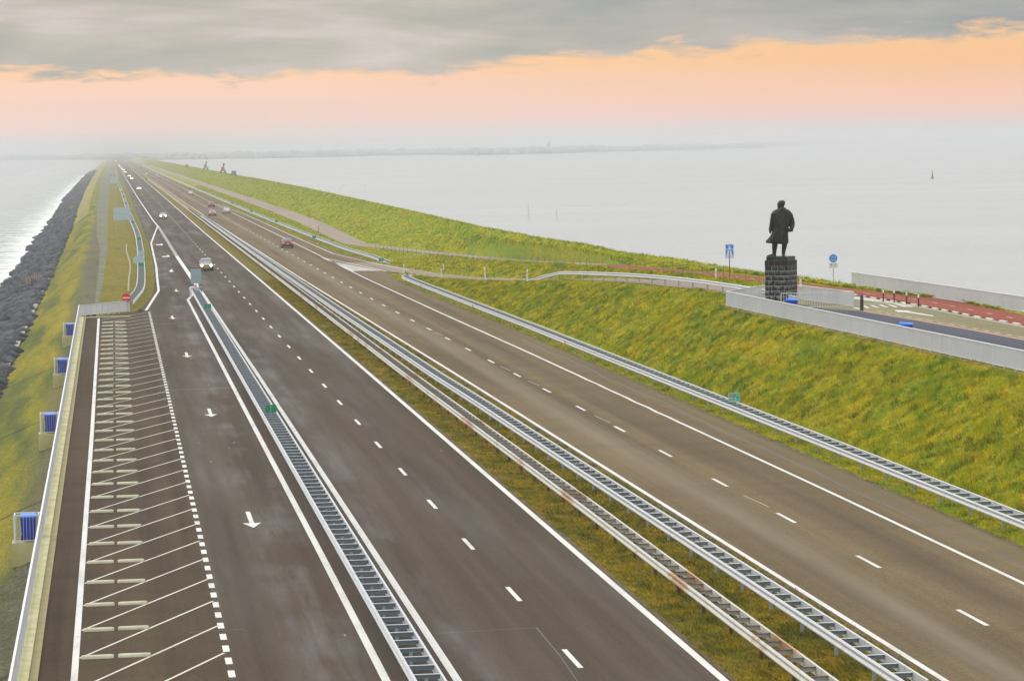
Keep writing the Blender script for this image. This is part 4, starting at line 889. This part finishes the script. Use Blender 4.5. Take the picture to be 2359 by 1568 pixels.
def make_car(kind,paint,front_lit,rear_lit,head=HEAD,mirror=DARKPL,lower=None):
    key=kind
    if key not in CARM: CARM[key]=car_mesh(kind)
    me,SEC=CARM[key];me=me.copy();me.materials.clear()
    root=empty('car',(0,0,0));body=link('body',me,paint,root)
    fr=SEC[0][0];rr=SEC[-1][0];c,rf=SEC[3],SEC[4];rb_,rt_=SEC[-3],SEC[-4]
    g=G();quadglass(g,(-c[6]*.92,c[0]-.05,c[7]-.02),(c[6]*.92,c[0]-.05,c[7]-.02),(rf[8]*.95,rf[0]+.06,rf[7]-.03),(-rf[8]*.95,rf[0]+.06,rf[7]-.03),(0,.02,.03));g.obj('windscreen',GLASS,root)
    g=G();quadglass(g,(-rb_[8]*1.0,rb_[0]+.06,rb_[7]),(rb_[8]*1.0,rb_[0]+.06,rb_[7]),(rt_[8]*.93,rt_[0]-.06,rt_[7]-.04),(-rt_[8]*.93,rt_[0]-.06,rt_[7]-.04),(0,-.025,.03));g.obj('rear_window',GLASS,root)
    for s in (-1,1):
        g=G()
        quadglass(g,(s*(.815),c[0]-.25,.97),(s*.63,rf[0]-.02,rf[7]-.08),(s*.63,-.45,SEC[5][7]-.10),(s*.825,-.45,.98),(s*.02,0,.008))
        quadglass(g,(s*(.825),-.53,.98),(s*.63,-.53,SEC[5][7]-.10),(s*.61,rt_[0]+.12,rt_[7]-.10),(s*.815,rt_[0]-.05,.99),(s*.02,0,.008));g.obj('side_window',GLASS,root)
        G().box(s*.84 if s>0 else -1.02,1.02 if s>0 else -.84,c[0]-.35,c[0]-.2,.93,1.06).obj('mirror',mirror,root)
        g=G();g.cyl((s*.56,fr-.10,.64),(s*.56,fr-.02+.03,.63),.15,.13,n=12);g.obj('headlight',head if front_lit else RIM,root)
        g=G();g.box(min(s*.50,s*.74),max(s*.50,s*.74),rr-.015,rr+.12,.72,.92);g.obj('tail_light',TAIL if rear_lit else TAILOFF,root)
        for y in (1.32,-1.30):
            w=G().cyl((s*.70,y,.31),(s*.875,y,.31),.31,n=18).obj('wheel',TYRE,root);G().cyl((s*.87,y,.31),(s*.885,y,.31),.19,n=14).obj('rim',RIM,w)
    G().box(-.26,.26,fr+.0,fr+.03,.42,.53).obj('number_plate',PLATE,root);G().box(-.26,.26,rr-.03,rr,.60,.71).obj('number_plate',PLATE,root)
    G().box(-.35,.35,fr-.04,fr+.012,.55,.66).obj('grille',DARKPL,root)
    G().box(-.70,.70,fr-.12,fr-.005,.24,.40).obj('front_bumper',lower or DARKPL,root);G().box(-.72,.72,rr-.01,rr+.14,.26,.44).obj('rear_bumper',lower or DARKPL,root)
    return root
silver=cm('silver_paint',(.34,.36,.38),.3,.4);white=cm('white_paint',(.60,.60,.58));navy=cm('dark_blue_paint',(.008,.014,.035));grey=cm('grey_paint',(.16,.17,.19),.3,.3);gold=cm('beige_paint',(.22,.19,.155));red=cm('dark_red_paint',(.06,.015,.02))
def place(root,x,y,away,label,group,z=0.0):
    root.location=(x,y,z);root.rotation_euler=(0,0,0 if away else math.pi);tag(root,label,'car',group);return root
gI='cars driving towards the viewer';gO='cars driving away from the viewer'
cA_=place(make_car('hatch',gold,True,False),11.2,351,False,'beige car with lit headlights, nearest car coming towards the viewer',gI)
cB_=place(make_car('hatch',navy,False,True),25.93,425,True,'dark blue hatchback with lit red tail lamps, nearest car driving away',gO)
cG_=place(make_car('sedan',silver,True,False),10.75,628,False,'silver car with lit headlights beside the split in the left road',gI)
cH_=place(make_car('sedan',silver,True,False,HEADF),9.85,1113,False,'oncoming car with bright yellow headlights, alone behind the silver car',gI)
cC_=place(make_car('hatch',white,False,False),26.6,668,True,'white hatchback driving away, right of two dark cars',gO)
cD_=place(make_car('sedan',grey,False,True),22.3,645,True,'grey car with red tail lamps driving away in the left lane, beside the white hatchback',gO)
cE_=place(make_car('hatch',red,False,True),25.6,745,True,'dark red car just ahead of the grey car, driving away',gO)
cF_=place(make_car('sedan',white,False,False),26.0,958,True,'small white car driving away ahead of the dark red one',gO)
# distant oncoming cars (headlights) and outgoing ones; px from the photo
def z5v(a,b): return S(250+a/7.84,440+b/7.84)
seen=['one of a side by side pair','next after the first pair','third group from the front','fourth in the queue','fifth in the queue','sixth in the queue','seventh in the queue','eighth in the queue','near the vanishing point','last before the haze','swallowed by haze']
onc=[(1075,690),(1015,630),(918,535),(885,478),(845,450),(815,405),(785,375),(722,290),(705,270),(662,220),(728,180)]
for i,(a,b) in enumerate(onc):
    q=z5v(a,b);dup(cH_,loc=(q.x,q.y,0),label='distant oncoming car with glowing headlights, %s up the left road'%(ordn(i+2)))
outg=[(1700,665,0),(1640,615,1),(1570,580,0),(1500,545,0),(1412,590,1),(1412,500,0),(1285,432,0),(1185,372,1),(1095,325,0)]
for i,(a,b,w) in enumerate(outg):
    q=z5v(a,b);pr=cF_ if w else (cD_ if i!=6 else cE_)
    c=dup(pr,loc=(q.x,q.y,0),label='tiny %s car in the far group driving away, %s beyond the small white car'%('pale' if w else 'dark',ordn(i+1)))
# ---------------------------------------------------------------- excavators and vehicles on the crest
ORG=simple('orange_machine_paint',(.33,.14,.05),.5,0,.2,3);REDM=simple('red_machine_paint',(.36,.10,.07),.5,0,.2,3);DK=simple('dark_steel',(.05,.055,.06),.7)
def excavator(q,mat,label,arm_up,hl):
    r=empty('excavator',q,math.pi/2-.2,label,'excavator','excavators working on the dike crest')
    for s in (-1,1):
        g=G();g.prism([(-2.1,.35),(-1.8,.05),(1.8,.05),(2.1,.35),(2.1,.65),(1.8,.95),(-1.8,.95),(-2.1,.65)],s*1.2-.3,s*1.2+.3);g.obj('track',DK,r)
    G().box(-1.6,1.5,-1.2,1.2,1.05,1.9).obj('house',mat,r)
    g=G();g.prism([(-1.6,1.9),(-.1,1.9),(-.2,2.3),(-1.5,2.25)],-1.15,.1);g.obj('engine_cover',mat,r)
    c=G().box(.1,1.4,.2,1.15,1.9,3.3).obj('cab',GLASS,r);G().box(.05,1.45,.15,1.2,3.3,3.4).obj('cab_roof',DK,r)
    g=G();a=[(.9,-.2,1.8),(2.4,-.2,4.2 if arm_up else 3.2),(3.9,-.2,3.4 if arm_up else 3.6)]
    if arm_up: a=[(.4,-.3,1.8),(-.2,-.3,4.4),(.6,-.3,5.4)]
    g.bar(a[0],a[1],.4,.5);g.obj('boom',mat if arm_up else DK,r);g=G();g.bar(a[1],a[2],.32,.4);g.obj('arm',mat if not arm_up else DK,r)
    r.scale=(.85,.85,.85)
    e=Vector(a[2]);g=G();g.prism([(e.x-.1,e.z),(e.x+.5,e.z-.2),(e.x+.6,e.z-.9),(e.x,e.z-1.0),(e.x-.3,e.z-.5)],-.8,.2);g.obj('bucket',DK,r)
    return r
def crest_at(px,py,z=4.3): 
    q=P(px,py,z);return q
excavator(P(474,391,4.3),ORG,'orange and dark excavator with raised boom on the dike crest, left of the red one',True,0)
excavator(P(514,399,4.3),REDM,'red excavator on the dike crest, right of the orange one',True,0)
def truck(q,label,mat,rz):
    r=empty('work_van',q,rz,label,'van','work vans parked on the dike crest')
    g=G();g.prism([(-2.2,.4),(2.2,.4),(2.2,1.1),(1.5,1.25),(1.0,2.0),(-2.1,2.05)],-.9,.9);g.obj('body',mat,r);g=G();g.prism([(1.06,1.95),(1.5,1.32),(1.55,1.34),(1.1,2.0)],-.75,.75);g.obj('windscreen',GLASS,r)
    g=G();g.box(-.3,.9,-.92,.92,1.3,1.85);g.obj('side_window',GLASS,r)
    for s in (-1,1):
        for x in (-1.4,1.4): G().cyl((x,s*.75,.36),(x,s*.95,.36),.36,n=14).obj('wheel',TYRE,r)
    return r
truck(P(431,386,4.3),'pale grey van on the dike crest, farthest vehicle to the left',grey,1.5);truck(P(538,405,4.3),'dark work van on the dike crest, right of the red excavator',grey,1.62)
# ---------------------------------------------------------------- statue and pedestal
YW=-YAW
base=P(1799,703,4.0);ped=empty('pedestal',base,YW,'dark basalt block pedestal with white lime streaks carrying the bronze statue','pedestal')
m=MB('basalt_blocks',.6,0,.15);tc=m.n.new('ShaderNodeTexCoord');ob=tc.outputs['Object']
def brickmat():
    x,y,z=m.xyz(ob);
    cz=m.math('MULTIPLY',z,1/.335);row=m.math('FLOOR',cz);fz=m.math('FRACT',cz)
    u=m.math('ADD',m.math('MULTIPLY',m.math('ADD',x,y),1/.46),m.math('MULTIPLY',row,.5));fu=m.math('FRACT',u)
    e1=m.math('MINIMUM',fz,m.math('SUBTRACT',1.0,fz));e2=m.math('MINIMUM',fu,m.math('SUBTRACT',1.0,fu))
    ed=m.math('MINIMUM',e1,m.math('MULTIPLY',e2,1.3))
    ns=m.noise(3.2,ob,detail=6);drip=m.noise(1.0,m.mp((7,7,1.4),src=ob),detail=5)
    line=m.ramp(ed,[(.016,1),(.048,0)])
    low=m.ramp(z,[(.0,1),(.35,1),(.8,.45),(1,.15)])
    zz=m.math('MULTIPLY',z,1/3.0);zn=m.ramp(zz,[(0,.62),(.45,.42),(.85,.34),(.9,0)])
    up=m.ramp(fz,[(.35,0),(1,1)])
    st=m.math('MULTIPLY',m.ramp(m.math('ADD',drip,m.math('MULTIPLY',up,.28)),[(.60,0),(.74,1)]),zn)
    k=m.mix(ns,(.006,.004,.004),(.022,.017,.016));gv=m.mix(ns,(.16,.18,.17),(.44,.48,.46))
    k=m.mix(m.math('MULTIPLY',line,m.ramp(zz,[(0,.8),(.85,.7),(.88,.2)])),k,gv);k=m.mix(st,k,gv);m.col(k);m.bump(m.math('SUBTRACT',1.0,line),.5,.03)
brickmat();BAS=m.m
al=math.radians(-29)
def col_oct(w,z0,z1,ch):
    h=w/2;pts=[(-h+ch,-h),(h-ch,-h),(h,-h+ch),(h,h-ch),(h-ch,h),(-h+ch,h),(-h,h-ch),(-h,-h+ch)];g=G();n=8
    g.add([(x,y,z0) for x,y in pts]+[(x,y,z1) for x,y in pts],[tuple(range(n-1,-1,-1)),tuple(range(n,2*n))]+[(i,(i+1)%n,n+(i+1)%n,n+i) for i in range(n)]);return g
sh=col_oct(1.66,-.2,3.02,.05).obj('shaft',BAS,ped);sh.rotation_euler=(0,0,al)
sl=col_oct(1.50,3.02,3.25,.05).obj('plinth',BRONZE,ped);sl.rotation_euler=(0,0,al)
# figure: lofts joined into one skin by voxel remesh; built in the view frame (x right, y away)
Zs=3.25
bm=bmesh.new()
def loft(rings,n=28):
    vs=[]
    for (cx,cy,hw,hd,z,fx_) in rings:
        r=[]
        for i in range(n):
            t=2*math.pi*i/n;k=1+fx_*math.sin(7*t+z*2.6)+fx_*.6*math.sin(11*t-z*4)
            x=hw*math.cos(t)*k;y=hd*math.sin(t)*k;zz=z
            r.append(bm.verts.new((cx+x,cy+y,zz)))
        vs.append(r)
    for a,b in zip(vs[:-1],vs[1:]):
        for i in range(n): bm.faces.new((a[i],a[(i+1)%n],b[(i+1)%n],b[i]))
    bm.faces.new(vs[0][::-1]);bm.faces.new(vs[-1]);return vs
def tube(pts,n=14):
    vs=[]
    for i,(x,y,z,r) in enumerate(pts):
        a=Vector(pts[max(0,i-1)][:3]);b=Vector(pts[min(len(pts)-1,i+1)][:3]);d=(b-a).normalized();u=Vector((0,1,0)) if abs(d.y)<.9 else Vector((1,0,0));s=d.cross(u).normalized();t=d.cross(s)
        vs.append([bm.verts.new(Vector((x,y,z))+(s*math.cos(q)+t*math.sin(q))*r) for q in [2*math.pi*k/n for k in range(n)]])
    for a,b in zip(vs[:-1],vs[1:]):
        for i in range(n): bm.faces.new((a[i],a[(i+1)%n],b[(i+1)%n],b[i]))
    bm.faces.new(vs[0][::-1]);bm.faces.new(vs[-1])
def ell(c,r,rot=0):
    q=bmesh.ops.create_icosphere(bm,subdivisions=3,radius=1);mm=Matrix.Translation(c)@Matrix.Rotation(rot,4,'Z')@Matrix.Diagonal((r[0],r[1],r[2],1));bmesh.ops.transform(bm,matrix=mm,verts=q['verts'])
v=loft([(-.10,0,.53,.40,.88,.03),(-.10,0,.58,.44,1.02,.045),(-.06,0,.54,.42,1.3,.05),(-.02,0,.50,.42,1.65,.045),(.03,0,.50,.40,2.05,.035),(.06,0,.54,.40,2.45,.03),(.08,0,.58,.40,2.80,.02),(.08,0,.57,.37,3.02,.01),(.08,0,.50,.32,3.20,.0),(.09,0,.26,.24,3.32,0),(.08,0,.18,.18,3.40,0)])
# windblown hem to the left and diagonal folds
for r in v[:4]:
    for w in r:
        t=max(0,(-w.co.x-.1));k=max(0,(1.7-w.co.z));w.co.x-=t*k*.62;w.co.z+=t*.18*k
for k in range(6): tube([(.42-k*.15,-.36,1.55+k*.10,.03),(.10-k*.13,-.41,1.28+k*.06,.04),(-.30-k*.07,-.40,1.00+k*.03,.03)],8)
for k in range(5): tube([(-.28+k*.02,-.30,2.95-k*.22,.025),(.0,-.38,2.62-k*.2,.03),(.32,-.33,2.35-k*.2,.02)][::-1],8)
tube([(-.10,-.31,3.15,.05),(.10,-.30,3.30,.06),(.30,-.15,3.34,.06)],10);tube([(-.12,-.3,3.12,.04),(-.20,-.36,2.7,.04),(-.06,-.40,2.2,.03)],8)
# arms
tube([(-.30,.02,3.12,.16),(-.42,0,2.92,.18),(-.50,-.02,2.5,.155),(-.58,-.05,2.1,.13),(-.63,-.08,1.86,.12),(-.645,-.09,1.80,.085)])
for k,(dx,l) in enumerate(((-.05,.16),(-.018,.19),(.014,.185),(.045,.15))): tube([(-.65+dx,-.09,1.80,.026),(-.655+dx,-.11,1.80-l*.5,.024),(-.64+dx,-.13,1.80-l,.018)],8)
ell((-.648,-.095,1.78),(.075,.05,.09));tube([(-.60,-.12,1.80,.026),(-.575,-.15,1.72,.02)],8)
tube([(.44,.02,3.10,.17),(.60,.03,2.88,.18),(.72,.04,2.5,.165),(.76,.02,2.2,.15),(.68,-.10,1.92,.13),(.56,-.22,1.80,.12),(.46,-.28,1.78,.08)])
tube([(.66,-.05,1.72,.10),(.70,.0,1.95,.12),(.60,.0,2.3,.08)])
for k in range(4): tube([(.50-k*.015,-.30,1.80-k*.035,.022),(.43,-.33,1.77-k*.035,.022)],8)
# legs
tube([(-.28,0,1.1,.19),(-.36,0,.9,.185),(-.38,-.0,.62,.165),(-.40,0,.36,.13),(-.40,0,.14,.12),(-.42,0,.06,.13)]);tube([(-.34,.02,.08,.12),(-.54,-.04,.09,.12),(-.74,-.08,.06,.09),(-.88,-.10,.045,.05)])
tube([(.26,.02,1.1,.19),(.25,.02,.9,.18),(.22,.02,.62,.155),(.18,.02,.36,.12),(.17,.02,.14,.11),(.17,.0,.06,.12)]);tube([(.18,.06,.08,.11),(.16,-.14,.09,.11),(.12,-.30,.06,.085),(.10,-.38,.045,.05)])
# head, turned to the viewer's left
tube([(.08,0,3.2,.17),(.06,-.01,3.42,.14)]);ell((.06,.0,3.66),(.235,.25,.235));ell((-.0,-.03,3.48),(.20,.18,.16));ell((.10,.05,3.50),(.16,.17,.16));ell((-.06,-.06,3.42),(.115,.12,.12));ell((-.155,-.05,3.58),(.05,.035,.05));ell((-.115,-.07,3.66),(.08,.13,.03));ell((.10,-.22,3.60),(.035,.03,.06));ell((.12,.02,3.72),(.20,.215,.19));tube([(-.12,-.06,3.36,.06),(-.10,-.05,3.30,.03)],8)
# ground plate
q=bmesh.ops.create_cube(bm,size=1);bmesh.ops.transform(bm,matrix=Matrix.Translation((.0,-.02,.0))@Matrix.Rotation(al,4,'Z')@Matrix.Diagonal((1.3,1.3,.07,1)),verts=q['verts'])
me=bpy.data.meshes.new('figure');bm.to_mesh(me);bm.free();tmp=bpy.data.objects.new('tmp',me);COL.objects.link(tmp)
md=tmp.modifiers.new('r','REMESH');md.mode='VOXEL';md.voxel_size=.022;md.use_smooth_shade=True;ms=tmp.modifiers.new('s','SMOOTH');ms.iterations=2;ms.factor=.5
dg=bpy.context.evaluated_depsgraph_get();me2=bpy.data.meshes.new_from_object(tmp.evaluated_get(dg));bpy.data.objects.remove(tmp);me2.materials.clear()
me2.polygons.foreach_set('use_smooth',[True]*len(me2.polygons))
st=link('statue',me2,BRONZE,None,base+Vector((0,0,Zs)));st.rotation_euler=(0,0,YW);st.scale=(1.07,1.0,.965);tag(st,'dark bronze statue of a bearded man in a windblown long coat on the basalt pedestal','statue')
# ---------------------------------------------------------------- far coast
TREE=simple('far_tree_hazed',(.24,.26,.27),.95,0,.3,.02);LAND=simple('far_land',(.36,.37,.38),.95,0,.2,.01)  # tree and land colours paled towards blue-grey, standing in for thicker haze
coast=[(-60,372,0),(200,372,0),(379,372.6,0),(629,368.6,0),(800,364.5,0),(980,360.6,0),(1109,362,0),(1379,354.6,0),(1757,343.6,0)]
cw=[P(a,b,-4.6) for a,b,_ in coast];g=G();V=[]
for q in cw: 
    d=Vector((q.x,q.y,0)).normalized();V+=[(q.x,q.y,-4.7),(q.x+d.x*25,q.y+d.y*25,-1.5),(q.x+d.x*2600,q.y+d.y*2600,-1.3)]
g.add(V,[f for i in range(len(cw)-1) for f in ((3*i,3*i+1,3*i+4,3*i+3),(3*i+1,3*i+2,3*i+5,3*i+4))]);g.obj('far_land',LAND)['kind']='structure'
c2=[P(a,b,-4.6) for a,b in ((1740,341),(1953,332.5),(2205,326))];c2=[Vector((q.x,q.y,0)).normalized()*min(13500,q.length) for q in c2];g=G();V=[]
for q in c2: d=q.normalized();V+=[(q.x,q.y,-4.7),(q.x+d.x*30,q.y+d.y*30,-2),(q.x+d.x*1500,q.y+d.y*1500,-2)]
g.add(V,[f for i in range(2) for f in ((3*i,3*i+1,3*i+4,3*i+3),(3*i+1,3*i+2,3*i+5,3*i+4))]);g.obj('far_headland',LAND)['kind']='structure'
def crown_line(pts,n,h0,h1,depth,seedv):
    V=[];Fc=[];b=0;rr=random.Random(seedv)
    for i in range(n):
        t=rr.random()*(len(pts)-1);j=min(int(t),len(pts)-2);q=pts[j].lerp(pts[j+1],t-j);d=Vector((q.x,q.y,0)).normalized();e=rr.uniform(60,depth);c=Vector((q.x,q.y,0))+d*e
        w=rr.uniform(5,15);h=rr.uniform(h0,h1)*(.92+.10*math.sin(t*5.1)*math.sin(t*17));p=iv*(1+rng.uniform(-.2,.2,(12,1)))*np.array([w,w,h*.6])+np.array([c.x,c.y,h*.45-2]);V.append(p);Fc.append(jf+b);b+=12
    return fast_mesh('far_wood',np.concatenate(V),np.concatenate(Fc),True)
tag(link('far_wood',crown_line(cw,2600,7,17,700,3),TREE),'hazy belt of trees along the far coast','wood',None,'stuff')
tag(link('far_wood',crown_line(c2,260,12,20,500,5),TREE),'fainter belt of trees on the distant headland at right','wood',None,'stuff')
def far_pt(px,d): 
    q=P(px,900,0);return Vector((q.x,q.y,0)).normalized()*d
q=far_pt(1272,6400);r=empty('church',q+Vector((0,0,-1.5)),0,'faint church tower with pointed spire above the far trees','church');G().box(-3.5,3.5,-3.5,3.5,0,18).obj('tower',simple('far_brick',(.32,.31,.31),.9),r);g=G();g.add([(-3.6,-3.6,18),(3.6,-3.6,18),(3.6,3.6,18),(-3.6,3.6,18),(0,0,30)],[(0,1,4),(1,2,4),(2,3,4),(3,0,4),(3,2,1,0)]);g.obj('spire',simple('far_slate',(.26,.28,.31),.8),r);G().box(-28,-3.6,-6,6,0,9).obj('nave',simple('far_brick',(.18,.13,.11),.9),r)  # tower brick greyed in its colour to suggest haze; nave stays brick brown
WB=simple('far_white_wall',(.8,.8,.78),.8,0,.05,.1)
for i,(px,w,l) in enumerate(((780,50,'left low white hall on the far coast'),(835,34,'low white hall on the far coast, between two longer ones'),(910,22,'small pale hall on the far coast, isolated in the middle'),(1115,95,'longest low white hall on the far coast, left of the church'),(1170,40,'low white hall on the far coast nearest the church'))):
    q=far_pt(px,6200);r=empty('far_hall',q+Vector((0,0,-1.4)),-math.atan2(q.x,q.y),l,'building','white halls on the far coast');G().box(-w/2,w/2,-8,8,0,6).obj('wall',WB,r);g=G();g.add([(-w/2,-8.3,6),(w/2,-8.3,6),(w/2,8.3,6),(-w/2,8.3,6),(-w/2,0,8),(w/2,0,8)],[(0,1,5,4),(2,3,4,5),(0,4,3),(1,2,5)]);g.obj('roof',simple('far_roof',(.6,.62,.63),.7),r)
# ---------------------------------------------------------------- haze
HZ=bpy.data.materials.new('haze');HZ.use_nodes=True;n=HZ.node_tree.nodes;n.clear();o=n.new('ShaderNodeOutputMaterial');v=n.new('ShaderNodeVolumePrincipled');v.inputs['Color'].default_value=(.67,.674,.679,1);v.inputs['Density'].default_value=2.5e-4;v.inputs['Anisotropy'].default_value=.0
HZ.node_tree.links.new(v.outputs[0],o.inputs['Volume'])
g=G().box(-9500,15000,-300,27000,-11.5,34);h=g.obj('haze',HZ);h['kind']='stuff';h['label']='pale sea haze over the dam and water'
# ---------------------------------------------------------------- world
w=bpy.data.worlds.new('World');sc.world=w;w.use_nodes=True;t=w.node_tree;N=t.nodes;N.clear();K=t.links.new
out=N.new('ShaderNodeOutputWorld');bg=N.new('ShaderNodeBackground');K(bg.outputs[0],out.inputs[0])
class W(MB):
    def __init__(s): s.t=t;s.n=N
ww=W();tc=N.new('ShaderNodeTexCoord');sx=N.new('ShaderNodeSeparateXYZ');K(tc.outputs['Generated'],sx.inputs[0])
X_,Y_,Z_=sx.outputs
el=ww.math('MULTIPLY',ww.math('ARCSINE',Z_),57.2958);az=ww.math('MULTIPLY',ww.math('ARCTAN2',X_,Y_),57.2958)
cb=N.new('ShaderNodeCombineXYZ');K(az,cb.inputs[0]);K(el,cb.inputs[1])
def nz(sx_,sy_,scale,detail=6,rough=.6,dist=0,off=0):
    m_=N.new('ShaderNodeMapping');m_.inputs['Scale'].default_value=(sx_,sy_,1);m_.inputs['Location'].default_value=(off,off*.7,0);K(cb.outputs[0],m_.inputs[0])
    q=N.new('ShaderNodeTexNoise');q.inputs['Scale'].default_value=scale;q.inputs['Detail'].default_value=detail;q.inputs['Roughness'].default_value=rough;q.inputs['Distortion'].default_value=dist;K(m_.outputs[0],q.inputs[0]);return q.outputs['Fac']
E8=ww.math('DIVIDE',el,4.0)
az0=ww.math('DIVIDE',ww.math('ADD',az,2.0),21.0) # 0 left edge .. 1 right edge of the photo
def ex(c,g_=1.0): return tuple(v*g_ for v in L(c))
gl=ww.ramp(E8,[(0,ex((226,226,226))),(.07,ex((238,222,216))),(.13,ex((252,217,206))),(.22,ex((255,215,196))),(.34,ex((254,211,184),1.05)),(.42,ex((255,206,158),1.06))])
gr=ww.ramp(E8,[(0,ex((224,224,225))),(.07,ex((226,212,208))),(.13,ex((246,204,190))),(.22,ex((255,201,174))),(.40,ex((254,197,144))),(.58,ex((250,203,148)))])
clear=ww.mix(ww.ramp(az0,[(.25,0),(.9,1)]),gl,gr)
band=nz(.10,2.6,1.0,3,.5,0,3.1);clear=ww.mix(ww.math('MULTIPLY',ww.ramp(band,[(.5,0),(.72,1)]),.16),clear,ex((232,205,188)))
# cloud deck boundary elevation
bnd=ww.ramp(az0,[(0,.385),(.22,.36),(.42,.36),(.55,.41),(.75,.45),(.88,.495),(1,.56)])
edge=ww.math('ADD',ww.math('MULTIPLY',ww.math('SUBTRACT',nz(.55,2.6,1.0,7,.62,.3),.5),.34),ww.math('MULTIPLY',ww.math('SUBTRACT',nz(.14,.9,1.0,3,.5,0,7),.5),.10))
d=ww.math('SUBTRACT',ww.math('ADD',E8,edge),bnd)
cmask=ww.ramp(d,[(-.01,0),(.0,0),(.06,1)])
hole=ww.ramp(ww.math('ADD',nz(.30,3.4,1.0,6,.6,.5,21),ww.math('MULTIPLY',d,-.9)),[(.60,0),(.68,1)])
cl=nz(.13,.75,1.0,5,.55,.5,5);cl2=nz(.30,1.7,1.0,6,.55,.3,11)
ccol=ww.ramp(ww.math('ADD',ww.math('MULTIPLY',cl,.7),ww.math('MULTIPLY',cl2,.3)),[(.34,ex((156,163,162))),(.44,ex((178,178,169))),(.53,ex((196,188,177))),(.63,ex((218,207,202)))])
ccol=ww.mix(ww.math('MULTIPLY',ww.ramp(az0,[(.45,0),(.9,1)]),.45),ccol,ww.ramp(cl2,[(.35,ex((140,146,152))),(.65,ex((178,176,176)))]))
low=ww.ramp(d,[(0,ex((222,190,160))),(.05,ex((178,170,156))),(.2,1.0)])
ccol=ww.mix(ww.ramp(d,[(0,.45),(.07,0)]),ccol,ex((240,200,165)))
sky=ww.mix(cmask,clear,ccol);sky=ww.mix(ww.math('MULTIPLY',ww.math('MULTIPLY',ww.math('MULTIPLY',hole,cmask),ww.ramp(d,[(0,1),(.16,0)])),.9),sky,ex((255,212,150)))
# overcast dome above the pictured strip
up=ww.ramp(ww.math('DIVIDE',el,90.0),[(0.03,ex((190,186,182))),(.10,(.78,.785,.79)),(.3,(1.35,1.37,1.40)),(1,(2.1,2.13,2.18))])
dn=nz(.03,.06,1.0,5,.6,.5,2);up=ww.mix(ww.ramp(dn,[(.35,0),(.65,1)]),ww.mix(1.0,up,(.85,.86,.88),'MULTIPLY'),ww.mix(1.0,up,(1.12,1.11,1.08),'MULTIPLY'))
SUN_EL=math.radians(38);SUN_AZ=math.radians(-70)
nt=N.new('ShaderNodeTexSky');nt.sky_type='NISHITA';nt.sun_disc=False;nt.sun_elevation=SUN_EL;nt.sun_rotation=SUN_AZ
up=ww.mix(1.0,up,ww.mix(1.0,nt.outputs[0],(.012,.012,.012),'MULTIPLY'),'ADD')
col=ww.mix(ww.ramp(ww.math('DIVIDE',el,10.0),[(.38,0),(.62,1)]),sky,up)
back=ww.ramp(Z_,[(0.0,0),(.001,1)]) if False else None
K(col,bg.inputs[0]);bg.inputs[1].default_value=1.0
sd=bpy.data.lights.new('sun','SUN');sd.energy=1.5;sd.angle=math.radians(20);sd.color=(1,.95,.88);so=bpy.data.objects.new('sun',sd);COL.objects.link(so)
dv=Vector((math.sin(SUN_AZ)*math.cos(SUN_EL),math.cos(SUN_AZ)*math.cos(SUN_EL),math.sin(SUN_EL)));so.rotation_euler=dv.to_track_quat('Z','Y').to_euler();so.location=(0,0,40)
sc.view_settings.view_transform='Standard';sc.view_settings.look='None';sc.view_settings.exposure=0;sc.view_settings.gamma=1
sc.cycles.volume_bounces=2;sc.cycles.max_bounces=6
